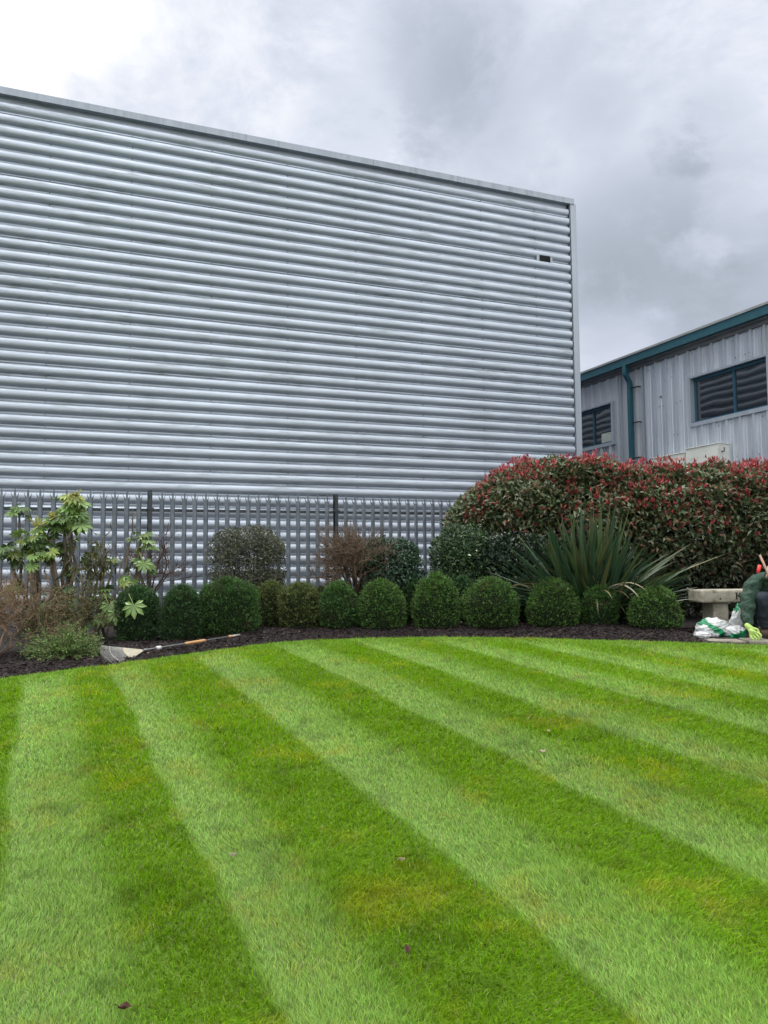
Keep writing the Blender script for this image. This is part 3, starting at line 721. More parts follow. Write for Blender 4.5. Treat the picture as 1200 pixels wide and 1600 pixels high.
def blob_bush(rootname, name_l, X, Y, zc, rx, ry, rz, n, leafL, leafW, cols, seed, label, cat, trunk_n=5, mat=None, shell=.35, twigs=True, flat_top=0, zbase=0., up=.2, tipcol=None, tipfrac=0., sq=2.4):
    rs_ = np.random.RandomState(seed); root = empty(rootname, (X, Y, zbase), label=label, cat=cat)
    d = rvec(rs_, n); 
    # superellipsoid
    e_ = 2/sq; dd = np.sign(d)*np.abs(d)**e_; dd /= (np.abs(dd)**sq).sum(1, keepdims=True)**(1/sq)
    lump = 1 + .22*(fbm(np.arctan2(d[:, 1], d[:, 0])*.6+seed, d[:, 2]*1.0, .45, seed)-.5)*2*.7
    rr_ = (1-shell*rs_.rand(n)**1.6*1.0)*lump
    P = dd*rr_[:, None]*np.array([rx, ry, rz]) + np.array([0, 0, zc-zbase])
    # clumps: keep leaves near random twig tips
    m_ = fbm(P[:, 0]*1.0+seed*3+P[:, 1]*.7, P[:, 2]*1.1+P[:, 1]*.5, .11, seed+2); keep = m_ > rs_.rand(n)*.28+.17
    P = P[keep]; d = d[keep]; rr_ = rr_[keep]; n = len(P)
    D = nrm(d*.8 + rvec(rs_, n)*.9 + np.array([0, 0, up])); N = nrm(d*.5+rvec(rs_, n)*.6+np.array([0, 0, .7]))
    ci = rs_.randint(0, len(cols), n); cl = np.array(cols)[ci]*(.6+.8*rs_.rand(n, 1))
    if tipcol is not None:
        tp = (rs_.rand(n) < tipfrac) & (rr_ > .9); cl[tp] = np.array(tipcol)*(.7+.6*rs_.rand(tp.sum(), 1))
    me = join_np([leaf_mesh(P, D, N, rs_.uniform(leafL*.7, leafL*1.2, n), rs_.uniform(leafW*.7, leafW*1.2, n), cl)])
    link('foliage', me, mat or M_gloss, root)
    segs = []
    for k in range(trunk_n*5):
        tip = P[rs_.randint(n)]*np.array([.85, .85, .95]); b = np.array([rs_.normal(0, .05), rs_.normal(0, .05), 0.]); pts = [b]
        mid = b*.6 + tip*.4 + rs_.normal(0, .03, 3); mid[2] = max(.05, tip[2]*.45); pts += [mid, tip]
        r_ = .02*rs_.uniform(.5, 1.2); pr = [r_, r_*.7, r_*.25]
        for q in range(2): segs.append((pts[q], pts[q+1], pr[q], pr[q+1]))
    v, f, c = tubes(segs, 5, [np.array([.075, .055, .042])*rs_.uniform(.6, 1.3) for _ in segs]); link('trunk', np_mesh(v, f, c), M_bark, root)
    return root
blob_bush('grey_green_bush', '', -1.74, 10.15, .80, .48, .42, .50, 26000, .034, .018, [(.09, .105, .07), (.13, .145, .10), (.055, .07, .045), (.17, .17, .12), (.08, .085, .05)], 101,
          'rounded grey-green small-leaved bush on bare stems in front of the fence', 'bush', 6, M_leaf, .55, sq=2.8)
blob_bush('evergreen_bush', '', .06, 10.1, .77, .41, .4, .37, 13000, .05, .026, [(.028, .07, .038), (.045, .10, .055), (.018, .045, .028), (.07, .12, .075)], 102,
          'dark glossy evergreen bush behind the box domes right of the bare twigs', 'bush', 5, M_gloss, .6, sq=2.6)
blob_bush('evergreen_bush', '', 1.02, 10.35, .78, .43, .42, .54, 17000, .045, .024, [(.03, .075, .03), (.05, .11, .04), (.018, .045, .022), (.08, .13, .045)], 103,
          'dark green evergreen bush with a few white blooms at the hedge end', 'bush', 5, M_gloss, .6, tipcol=(.7, .75, .6), tipfrac=.006, sq=2.3)
blob_bush('laurel_bush', '', 1.75, 10.3, .55, .65, .5, .62, 14000, .075, .034, [(.02, .045, .022), (.035, .065, .03), (.012, .026, .018)], 104,
          'shaded dark laurel under the left end of the red-tipped hedge', 'bush', 4, M_gloss, .7)

# photinia hedge
def hedge():
    rs_ = np.random.RandomState(9); x0, x1 = .95, 7.2; n = 92000
    root = empty('photinia_hedge', (3.5, 11.3, 0), label='large hedge with fresh red shoots above green leaves behind the bench', cat='hedge')
    X = x0 + (x1-x0)*rs_.rand(n); th = rs_.uniform(-.55, 2.6, n)   # 0 = front horizontal, pi/2 = top
    endf = np.clip((X-x0)/1.5, 0, 1); endf = (1-(1-endf)**2)**.62
    ht = 2.24 - .08*sst(2.0, 3.3, X) + .02*np.sin(X*2.3) + .14*(vnoise(X, X*0, .4, 15)-.5)
    ht = 1.25 + (ht-1.25)*(.12+.88*endf)
    zc = 1.25; ry = 1.25*(.25+.75*endf) ; rzu = ht-zc
    ct, st = np.cos(th), np.sin(th); ex = .72
    sy = np.sign(ct)*np.abs(ct)**ex; sz = np.sign(st)*np.abs(st)**ex
    rz = np.where(st > 0, rzu, 1.15)
    lum = 1 + .22*(fbm(X, th*1.1, .55, 91)-.5) + .20*(fbm(X, th*1.1, .22, 95)-.5)
    sh = 1 - .34*rs_.rand(n)**1.6
    fac = lum*sh
    Y = 11.55 - sy*ry*fac - np.where(st < 0, sz*.45, 0)*1.0
    Z = zc + sz*rz*fac
    P = np.stack([X+rs_.normal(0, .03, n), Y, Z], 1)
    No = nrm(np.stack([np.where(X < x0+1.2, -(1-endf)*1.5, 0), -ct*1.0, st], 1))
    ok = (Z > .12) & (fbm(X*1.0, Z+Y*.6, .16, 97) > .30*rs_.rand(n)+.14)
    P = P[ok]; No = No[ok]; Xk = X[ok]; sh = sh[ok]; n = len(P)
    D = nrm(No*.7 + rvec(rs_, n)*.9 + np.array([0, 0, .15])); N = nrm(No*.5 + rvec(rs_, n)*.6 + np.array([0, -.1, .8]))
    pal = np.array([(.06, .095, .038), (.095, .135, .06), (.16, .185, .105), (.15, .10, .05), (.04, .065, .03), (.24, .26, .18), (.18, .08, .05)])
    ci = rs_.choice(len(pal), n, p=[.24, .25, .16, .12, .11, .06, .06]); cl = pal[ci]*(.65+.7*rs_.rand(n, 1))
    low = sst(1.25, .6, P[:, 2])[:, None]; cl = cl*(1-low*.55) + low*.55*np.array([.018, .03, .02])  # deep shade low on the hedge painted in: lower leaves go darker
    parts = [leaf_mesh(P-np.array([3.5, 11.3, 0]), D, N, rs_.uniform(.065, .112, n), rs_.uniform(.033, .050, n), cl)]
    # red shoots: tufts of narrow upright leaves
    w_ = np.where(P[:, 2] > 1.1, (.5+.8*sst(1.1, 2.15, P[:, 2])) , .03)*(sh > .88)*sst(.36, .62, fbm(P[:, 0], P[:, 2], .28, 99))*sst(1.1, 2.3, P[:, 0]+.3*P[:, 2]-.2)
    w_ = w_/w_.sum(); idx = rs_.choice(n, 3700, p=w_)
    TP = []; TD = []; TN = []; TL = []; TC = []
    for ii in idx:
        base = P[ii] + No[ii]*.03; k = rs_.randint(4, 8); shade = np.array([(.36, .045, .06), (.28, .030, .042), (.46, .09, .10), (.34, .11, .08)][rs_.randint(4)])*rs_.uniform(.7, 1.25)
        if P[ii][2] > 1.95: base = base + np.array([0, 0, rs_.rand()**2*.12])
        ax = nrm(No[ii]*.45+np.array([0, 0, .9])+rs_.normal(0, .2, 3))
        for q in range(k):
            TP.append(base+rs_.normal(0, .008, 3)); TD.append(ax+rs_.normal(0, .42, 3)); TN.append(rs_.normal(0, 1, 3)); TL.append(rs_.uniform(.04, .078)); TC.append(shade*rs_.uniform(.7, 1.3))
    TL = np.array(TL)
    parts.append(leaf_mesh(np.array(TP)-np.array([3.5, 11.3, 0]), np.array(TD), np.array(TN), TL, TL*.30, np.array(TC)))
    # leaves deeper inside the hedge
    k = 30000; ix = x0+.2+(x1-x0-.2)*rs_.rand(k); iz = .1+1.9*rs_.rand(k); e2 = np.clip((ix-x0)/1.3, 0, 1); okk = iz < .5+1.5*e2; ix = ix[okk]; iz = iz[okk]; k = len(ix)
    iy = 11.5 + rs_.uniform(-.55, .7, k)
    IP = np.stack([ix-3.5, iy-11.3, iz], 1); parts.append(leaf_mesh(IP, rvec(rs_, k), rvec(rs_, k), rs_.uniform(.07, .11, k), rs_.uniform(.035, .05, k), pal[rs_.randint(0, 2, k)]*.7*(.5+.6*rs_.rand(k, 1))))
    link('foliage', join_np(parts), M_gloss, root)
    segs = []
    for k in range(90):
        bx = rs_.uniform(x0+.3, x1); ii = np.argmin(np.abs(P[:, 0]-bx-rs_.normal(0, .3, n))+rs_.rand(n)*.3); tip = P[ii]-np.array([3.5, 11.3, 0])
        b = np.array([bx-3.5, rs_.normal(0, .2), 0]); tip2 = tip*np.array([1, .75, .93]); mid = (b+tip2)/2+rs_.normal(0, .06, 3)
        r_ = rs_.uniform(.012, .03); segs += [(b, mid, r_, r_*.7), (mid, tip2, r_*.7, r_*.25)]
    v, f, c = tubes(segs, 5, [np.array([.06, .045, .035])*rs_.uniform(.5, 1.2) for _ in segs]); link('stems', np_mesh(v, f, c), M_bark, root)
hedge()

# phormium
def phormium():
    rs_ = np.random.RandomState(12); X0, Y0 = 2.52, 9.75
    root = empty('flax_plant', (X0, Y0, 0), label='big spiky flax plant with long sword leaves in front of the red-tipped hedge', cat='plant')
    V = []; Fc = []; Cc = []
    Vd = []; Fd = []; Cd = []
    def blade(base, az, tilt, L, w_, bend, col, dead=False, kink=0):
        n = 12; p = np.array(base, float); d = np.array([math.cos(az)*math.sin(tilt), math.sin(az)*math.sin(tilt), math.cos(tilt)])
        side = nrm(np.cross(d, [0, 0, 1.])+1e-6); tw = rs_.uniform(-.7, .7); side = nrm(side*math.cos(tw)+np.cross(d, side)*math.sin(tw))
        vv = []; cc = []
        for i_ in range(n+1):
            t = i_/n; w2 = w_*(.55+.45*min(t*4, 1))*(1-max(0, (t-.55)/.45)**1.6)+.001
            nr = np.cross(side, d)
            vv += [p-side*w2/2+nr*w2*.22, p, p+side*w2/2+nr*w2*.22]
            c_ = np.array(col)*(.8+.3*t); 
            if t > .93 and not dead: c_ = c_*.4+np.array([.16, .10, .04])*.6
            cc += [c_, c_*.8, c_]
            b_ = bend*t*(2.2 if (kink and t > kink) else 1)
            d = nrm(d+np.array([math.cos(az)*.25, math.sin(az)*.25, -1])*b_/n); side = nrm(side-d*np.dot(side, d)); p = p+d*L/n
            if p[2] < .03: p[2] = .03
        v_, f_, c_l = (Vd, Fd, Cd) if dead else (V, Fc, Cc)
        b0 = sum(len(q) for q in v_); f = []
        for i_ in range(n):
            for s_ in (0, 1): f.append((b0+i_*3+s_, b0+i_*3+s_+1, b0+i_*3+s_+4, b0+i_*3+s_+3))
        v_.append(np.array(vv)); f_.append(np.array(f)); c_l.append(np.array(cc))
    for k in range(330):
        az = rs_.uniform(0, 2*np.pi); u = rs_.rand(); tilt = .05+1.15*u**1.05
        base = (rs_.normal(0, .12), rs_.normal(0, .10), .02)
        # fans keep to a plane roughly facing the lawn
        if abs(math.sin(az)) > .8 and rs_.rand() < .4: tilt *= .5
        g = [(.034, .08, .04), (.045, .095, .045), (.026, .062, .034), (.07, .105, .04), (.085, .095, .038)][rs_.randint(5)]
        blade(base, az, tilt, rs_.uniform(1.0, 1.58)*(1-.08*u), rs_.uniform(.046, .072), rs_.uniform(.05, .5)+.35*u, np.array(g)*rs_.uniform(.75, 1.25))
    for k in range(95):
        az = rs_.uniform(0, 2*np.pi) if rs_.rand() < .3 else rs_.choice([0., math.pi])+rs_.normal(0, .7); tilt = rs_.uniform(1.0, 1.45)
        g = [(.30, .25, .15), (.20, .13, .07), (.12, .11, .05), (.10, .12, .05), (.36, .33, .25)][rs_.randint(5)]
        blade((rs_.normal(0, .13), rs_.normal(0, .1), .25+rs_.rand()*.15), az, tilt, rs_.uniform(.6, 1.15), rs_.uniform(.014, .034), rs_.uniform(.3, 1.5), np.array(g)*rs_.uniform(.7, 1.1), True, rs_.uniform(.3, .8))
    for k in range(80):
        az = (0 if k % 5 < 2 else math.pi)+rs_.normal(0, .45); u = rs_.rand(); tilt = .62+.78*u
        blade((rs_.normal(0, .13), rs_.normal(0, .09), .05+.1*u), az, tilt, rs_.uniform(1.05, 1.5), rs_.uniform(.034, .052), rs_.uniform(.05, .35), np.array([(.034, .08, .04), (.045, .095, .045), (.026, .062, .034), (.065, .10, .04)][rs_.randint(4)])*rs_.uniform(.75, 1.25))
    # long leaf reaching right
    blade((.1, -.05, .3), -.1, 1.18, 1.6, .04, .02, (.17, .17, .07)); blade((.1, 0, .3), .05, 1.0, 1.4, .04, .05, (.07, .10, .04))
    blade((-.1, -.05, .3), math.pi+.1, 1.3, 1.2, .04, .25, (.06, .09, .05)); blade((-.1, -.1, .25), math.pi-.1, 1.4, 1.15, .035, .1, (.10, .12, .07))
    link('leaves', np_mesh(np.concatenate(V), Fc, np.concatenate(Cc)), M_gloss, root)
    link('dead_leaves', np_mesh(np.concatenate(Vd), Fd, np.concatenate(Cd)), M_leaf, root, label='bleached broken leaves drooping around the base')
phormium()

# twiggy shrubs
def twiggy(name, X, Y, zb, H, spread, n0, seed, label, col, lean=(0, 0), cat='shrub', levels=3, r0_=.012, nb=4, jit=.35, leafy=None, up=.7, trunk=0.0):
    rs_ = np.random.RandomState(seed); root = empty(name, (X, Y, zb), label=label, cat=cat); segs = []; tips = []
    def grow(p, d, L, r, lv):
        m_ = 3; 
        for i_ in range(m_):
            d = nrm(d+rs_.normal(0, .16, 3)+np.array([0, 0, .05*up])); q = p+d*L/m_
            segs.append((p, q, r*(1-.25*i_/m_), r*(1-.25*(i_+1)/m_))); p = q
            if lv > 0 and i_ >= (1 if lv == levels else 0):
                for _ in range(rs_.randint(1, nb)):
                    grow(p, nrm(d*.8+rs_.normal(0, jit*1.3, 3)), L*rs_.uniform(.45, .72), max(r*.55, .0018), lv-1)
        if lv == 0: tips.append((p, d))
    start = np.array([0, 0, 0.])
    if trunk > 0:
        for k in range(3): segs.append((np.array([rs_.normal(0, .02), rs_.normal(0, .02), 0]), np.array([rs_.normal(0, .02), rs_.normal(0, .02), trunk]), .025, .018))
        start = np.array([0, 0, trunk])
    for k in range(n0):
        a = rs_.uniform(0, 2*np.pi); s_ = rs_.rand()**.7*spread
        d = nrm(np.array([math.cos(a)*s_+lean[0], math.sin(a)*s_+lean[1], 1.])); grow(start+np.array([math.cos(a), math.sin(a), 0])*.04, d, (H-trunk)*rs_.uniform(.5, .72), r0_*rs_.uniform(.6, 1.2), levels)
    P_ = np.array([s_[1] for s_ in segs])
    cl = [np.array(col)*rs_.uniform(.5, 1.6) for s_ in segs]
    v, f, c = tubes(segs, 4, cl); link('twigs', np_mesh(v, f, c), M_bark, root)
    if leafy:
        k = leafy[0]; ii = rs_.randint(0, len(tips), k); P = np.array([tips[i_][0] for i_ in ii])+rs_.normal(0, .02, (k, 3)); D = rvec(rs_, k); N = rvec(rs_, k)+np.array([0, 0, 1.])
        cl = np.array(leafy[1])*(.6+.8*rs_.rand(k, 1)); link('leaves', join_np([leaf_mesh(P, D, N, rs_.uniform(leafy[2]*.6, leafy[2]*1.2, k), leafy[2]*.5, cl)]), M_leaf, root)
    return root
twiggy('bare_shrub', -2.93, 9.9, 0, 1.12, .9, 9, 31, 'bare brown twiggy sapling in the gap right of the fence post', (.085, .058, .045), trunk=.4, nb=3, r0_=.011, leafy=(160, (.05, .03, .02), .025))
twiggy('bare_shrub', -.36, 10.05, 0, 1.18, .95, 30, 32, 'dense leafless brown twig bush behind the beehive box shrub', (.12, .085, .062), trunk=.42, nb=4, r0_=.011, leafy=(900, (.16, .11, .06), .022), up=.9)
twiggy('bare_shrub', -3.70, 7.5, -.05, .68, 1.2, 17, 33, 'reddish brown bare twiggy shrub at the far left edge of the bed', (.20, .135, .09), lean=(.10, .0), nb=4, r0_=.0065, leafy=(420, (.09, .13, .04), .025))
twiggy('bare_shrub', -3.25, 8.2, -.02, .58, 1.3, 14, 36, 'tangled olive brown twigs behind the low green juniper', (.10, .085, .045), nb=4, r0_=.007, leafy=(900, (.07, .10, .035), .028))

# low juniper-like shrub
def juniper():
    rs_ = np.random.RandomState(55); X, Y = -3.02, 7.55; zb = -.05; root = empty('low_juniper', (X, Y, zb), label='low spreading green juniper beside the rake head', cat='shrub')
    segs = []; P = []; D = []
    for k in range(170):
        a = rs_.uniform(0, 2*np.pi); el = rs_.uniform(.12, 1.15); L = rs_.uniform(.22, .42)*(1.1-.25*math.sin(el)); d = np.array([math.cos(a)*math.cos(el)*1.05, math.sin(a)*math.cos(el), math.sin(el)*.85]); p = np.array([rs_.normal(0, .05), rs_.normal(0, .05), .02])
        m_ = 6
        for i_ in range(m_):
            q = p+d*L/m_; segs.append((p, q, .004, .003)); 
            for j in range(4 if i_ < 2 else 13):
                t = rs_.rand(); P.append(p+(q-p)*t+rs_.normal(0, .012, 3)); D.append(nrm(d+rs_.normal(0, .65, 3)+np.array([0, 0, .25])))
            d = nrm(d+rs_.normal(0, .1, 3)+np.array([0, 0, -.03])); p = q
    P = np.array(P); D = np.array(D); n = len(P); P[:, 2] = np.maximum(P[:, 2], .01)
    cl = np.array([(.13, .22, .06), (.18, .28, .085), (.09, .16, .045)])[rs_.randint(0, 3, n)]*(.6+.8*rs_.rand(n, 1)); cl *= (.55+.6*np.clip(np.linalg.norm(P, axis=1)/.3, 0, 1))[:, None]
    link('foliage', join_np([leaf_mesh(P, D, rvec(rs_, n), rs_.uniform(.018, .035, n), rs_.uniform(.006, .010, n), cl)]), M_leaf, root)
    v, f, c = tubes(segs, 4); link('branches', np_mesh(v, f, c), M_bark, root)
juniper()

# fatsia: woody stems carrying rosettes of palmate leaves
def fatsia():
    rs_ = np.random.RandomState(77); Yc = 9.15; O = np.array([-3.75, Yc, 0.])
    root = empty('fatsia_plant', tuple(O), label='leggy big-leaved evergreen with palmate green leaves against the left fence', cat='plant')
    parts = []; segs = []; sc = []
    def palm(p, d, nrmv, size, col, lobes=8):
        d = nrm(d); s_ = nrm(np.cross(d, nrmv)); nn = nrm(np.cross(s_, d)); v = [p]; cc = [np.array(col)*.9]; f = []
        angs = np.linspace(-2.15, 2.15, lobes); k = len(angs)
        half = (angs[1]-angs[0])/2
        pts = []
        for i_, a in enumerate(angs):
            L = size*(.62+.38*math.cos(a*.55)); dir_ = d*math.cos(a)+s_*math.sin(a)
            def at(r, da, dz): aa = a+da; return p + (d*math.cos(aa)+s_*math.sin(aa))*r + nn*dz
            b = len(v); dr = -.22*L*rs_.uniform(.6, 1.5)
            v += [at(L*.38, -half*.99, .015*size), at(L*.68, -half*.80, .02*size+dr*.3), at(L, 0, dr), at(L*.68, half*.80, .02*size+dr*.3), at(L*.38, half*.99, .015*size), at(L*.55, 0, -.03*size+dr*.2)]
            t_ = rs_.uniform(.85, 1.15); cc += [np.array(col)*t_]*5+[np.array(col)*1.25*t_]
            f += [(0, b, b+1, b+5), (b+5, b+1, b+2, b+2), (0, b+5, b+3, b+4), (b+5, b+2, b+3, b+3)]
        quads = np.array([q for q in f if len(set(q)) == 4]); tris = np.array([tuple(dict.fromkeys(q)) for q in f if len(set(q)) == 3])
        parts.append((np.array(v), [quads, tris], np.array(cc)))
    greens = [(.085, .16, .035), (.115, .195, .045), (.06, .12, .03), (.18, .24, .05)]
    def rosette(px, py, Y, nleaf, size, bright=1., droop=.2, spread=1., cols=None):
        c = atY(px, py, Y)-O
        for k in range(nleaf):
            a = 2.399*k+rs_.uniform(-.7, .7); el = rs_.uniform(-.9, 1.1); Lp = size*rs_.uniform(.3, 1.35)
            dp_ = np.array([math.cos(a)*math.cos(el), math.sin(a)*math.cos(el), math.sin(el)]); e_ = c+dp_*Lp
            segs.append((c+rs_.normal(0, .01, 3), e_, .004, .003)); sc.append(np.array([.14, .19, .06]))
            dl = nrm(dp_*np.array([1, 1, .3])+np.array([0, -.15, -droop-rs_.rand()*.7])+rs_.normal(0, .25, 3)); palm(e_, dl, np.array([0, -.5, 1.])+dp_*.3+rs_.normal(0, .3, 3), size*rs_.uniform(.6, 1.2), np.array((cols or greens)[rs_.randint(len(cols or greens))])*bright*rs_.uniform(.75, 1.25), rs_.randint(7, 10))
        return c
    base = lambda x: atY(x, 985, Yc)-O
    spec = [ # tip px, py, Y, leaves, size, brightness, base px
        (30, 800, 9.4, 7, .13, 1.0, 60), (112, 792, 9.2, 15, .17, 1.45, 105), (118, 812, 9.0, 10, .17, 1.25, 105), (80, 822, 9.1, 13, .16, 1.1, 80), (50, 845, 9.0, 14, .16, 1.15, 55), (62, 868, 8.9, 9, .15, 1.2, 60),
        (14, 862, 9.1, 9, .15, .9, 50), (100, 850, 9.3, 9, .15, .8, 95), (222, 838, 9.3, 6, .12, .9, 195), (226, 856, 9.1, 5, .13, 1.2, 195), (222, 882, 9.2, 6, .13, 1.0, 195), (200, 900, 9.1, 4, .13, 1.0, 190),
        (172, 878, 9.2, 5, .12, .7, 160), (140, 868, 9.3, 5, .13, .7, 140), (172, 955, 8.8, 7, .16, 1.1, 165), (108, 900, 9.1, 4, .13, .8, 100), (95, 935, 8.9, 10, .15, .62, 90), (110, 958, 8.7, 8, .16, .7, 100), (75, 950, 8.9, 6, .15, .6, 80), (98, 978, 8.6, 4, .15, .9, 100), (160, 935, 9.0, 5, .14, .8, 155), (130, 965, 8.8, 5, .15, .6, 120), (200, 935, 8.8, 3, .12, .9, 190), (20, 915, 9.0, 6, .14, .7, 45)]
    for (px, py, Y, nl, sz, br, bx) in spec:
        c = rosette(px, py, Y, int(nl*1.5), sz*.80, br)
        b = base(bx)+np.array([rs_.normal(0, .06), rs_.normal(0, .08), 0]); b[2] = 0
        n_ = 6; prev = b; r_ = .026*rs_.uniform(.5, 1.1)
        for i_ in range(1, n_+1):
            t = i_/n_; q = b*(1-t)+c*t + (rs_.normal(0, .025, 3) if i_ < n_ else 0)
            segs.append((prev, q, r_*(1-.5*(t-1/n_)), r_*(1-.5*t))); sc.append(np.array([.14, .115, .085])*rs_.uniform(.6, 1.2)); prev = q
    # single bright leaf hanging in front of the dark topiary
    for (px, py, Y, sz, br) in ((209, 946, 8.35, .15, 1.6), (180, 957, 8.6, .15, 1.4), (170, 945, 8.7, .13, 1.3), (225, 880, 8.9, .12, 1.5), (100, 975, 8.5, .14, 1.3)):
        p = atY(px, py, Y)-O; palm(p, np.array([.15, -.4, -.75]), np.array([.1, -1., .45]), sz, np.array([.12, .20, .055])*br*.8, 7); segs.append((p, p+np.array([-.07, .05, .12]), .004, .004)); sc.append(np.array([.25, .3, .1]))
    # flowering / dead stubs and bare branches
    for (xa, ya, xb, yb, Y, r_) in ((188, 960, 208, 812, 9.2, .012), (195, 955, 205, 870, 9.25, .010), (160, 860, 176, 818, 9.2, .008), (130, 985, 165, 862, 9.2, .018), (150, 985, 160, 880, 9.15, .022), (165, 985, 192, 880, 9.1, .014), (112, 880, 104, 800, 9.3, .010), (48, 985, 50, 855, 9.0, .042), (54, 985, 60, 860, 9.05, .030), (92, 985, 82, 845, 9.1, .030), (110, 985, 105, 830, 9.2, .028), (40, 800, 60, 830, 9.1, .005), (35, 815, 62, 812, 9.1, .005), (133, 890, 118, 880, 9.1, .01), (140, 925, 118, 890, 9.1, .01), (60, 900, 45, 885, 9.0, .008), (80, 905, 68, 890, 9.0, .01)):
        p0, p1 = atY(xa, ya, Y)-O, atY(xb, yb, Y)-O; prev = p0
        if ya > 980: prev[2] = 0
        for i_ in range(1, 7):
            t = i_/6; q = p0*(1-t)+p1*t+rs_.normal(0, .018, 3); segs.append((prev, q, r_*(1.1-.4*t), r_*(1.05-.45*t))); sc.append(np.array([.17, .14, .105])*rs_.uniform(.6, 1.3)); prev = q
        for _ in range(4): 
            d = nrm(rs_.normal(0, 1, 3)+np.array([0, 0, .7])); segs.append((prev, prev+d*.09, r_*.4, .002)); sc.append(np.array([.2, .17, .13]))
    # yellowish flower-stalk heads
    for (px, py, Y) in ((60, 822, 8.95), (120, 775, 9.0), (108, 778, 9.1), (85, 808, 9.0)):
        c = atY(px, py, Y)-O
        for _ in range(16):
            d = nrm(rs_.normal(0, 1, 3)+np.array([0, -.2, .5])); segs.append((c, c+d*rs_.uniform(.05, .12), .006, .008)); sc.append(np.array([.36, .36, .12])*rs_.uniform(.6, 1.2))
    # withered hanging leaves
    n = 420; ii = rs_.randint(0, 4, n); cen = np.array([atY(x, y, Yq)-O for x, y, Yq in ((150, 865, 9.1), (158, 885, 9.1), (142, 895, 9.1), (108, 878, 9.15))])
    P = cen[ii]+rs_.normal(0, 1, (n, 3))*np.array([.07, .06, .11]); D = nrm(np.array([0, 0, -1.])+rs_.normal(0, .35, (n, 3))); cl = np.array([.10, .10, .035])*(.4+1.0*rs_.rand(n, 1))
    parts.append(leaf_mesh(P, D, rvec(rs_, n), rs_.uniform(.05, .12, n), .02, cl))
    link('leaves', join_np(parts), M_gloss, root)
    v, f, c = tubes(segs, 6, sc); link('stems', np_mesh(v, f, c), M_bark, root)
fatsia()

# ------------------------------------------------------------------ paving, bench, bags, rake, tools
M_stone = noisemat('weathered_stone', (.24, .22, .18), (.40, .375, .31), 9, .9, bump=.6, bscale=60, c3=(.09, .088, .05), s3=7)
M_pave = noisemat('paving_stone', (.16, .145, .12), (.30, .28, .235), 9, .9, bump=.5, bscale=50, c3=(.10, .09, .075), s3=14)
g = MB(); rr = random.Random(5)
def slab(poly, z0, z1): g.prism([Vector((x_, y_, z0)) for x_, y_ in poly], (0, 0, z1-z0))
slab([(3.10, 8.32), (3.35, 8.12), (3.62, 8.02), (3.66, 8.62), (3.5, 8.95), (3.18, 8.62)], -.06, .012)
slab([(3.64, 8.0), (4.28, 7.72), (4.35, 8.55), (3.68, 8.62)], -.06, .020)
slab([(4.30, 7.71), (5.0, 7.45), (5.05, 8.5), (4.37, 8.55)], -.06, .014)
slab([(3.56, 9.0), (3.68, 8.64), (4.36, 8.57), (5.05, 8.52), (5.1, 9.5), (3.6, 9.5)], -.06, .016)
g.build('paving_slabs', M_pave, None, bevel=.012, kind='structure')

bench = empty('stone_bench', (4.32, 9.1, 0), label='low weathered stone bench with a carved letter K beside the hedge', cat='bench')
g = MB(); g.box((-.79, -.2, .352), (.79, .2, .495)); sb = g.build('seat', M_stone, bench, bevel=.018)
for s_ in (-.56, .56):
    g = MB(); g.box((s_-.085, -.16, .0), (s_+.085, .16, .350)); g.build('leg', M_stone, bench, bevel=.01)
g = MB(); kx, kz, kh = -.412, .388, .076; yk = -.2015
def kp(poly): g.prism([Vector((kx+a_*kh, yk, kz+b_*kh)) for a_, b_ in poly], (0, .003, 0))
kp([(.08, 0), (.30, 0), (.30, 1), (.08, 1)]); kp([(0, 0), (.36, 0), (.36, .07), (0, .07)]); kp([(0, .93), (.36, .93), (.36, 1), (0, 1)])
kp([(.30, .36), (.30, .54), (.64, .95), (.82, .95)]); kp([(.38, .54), (.54, .66), (.98, .05), (.74, .05)]); kp([(.60, .93), (.92, .93), (.92, 1), (.60, 1)]); kp([(.62, 0), (1.0, 0), (1.0, .07), (.62, .07)])
M_letter = noisemat('black_letter', (.008, .008, .008), (.015, .014, .012), 8, .8)
g.build('letter', M_letter, sb)
g = MB(); g.tube([(-.58, -.202, .398), (-.58, -.19, .398)], .010, 10); g.build('fixing_hole', M_letter, sb)

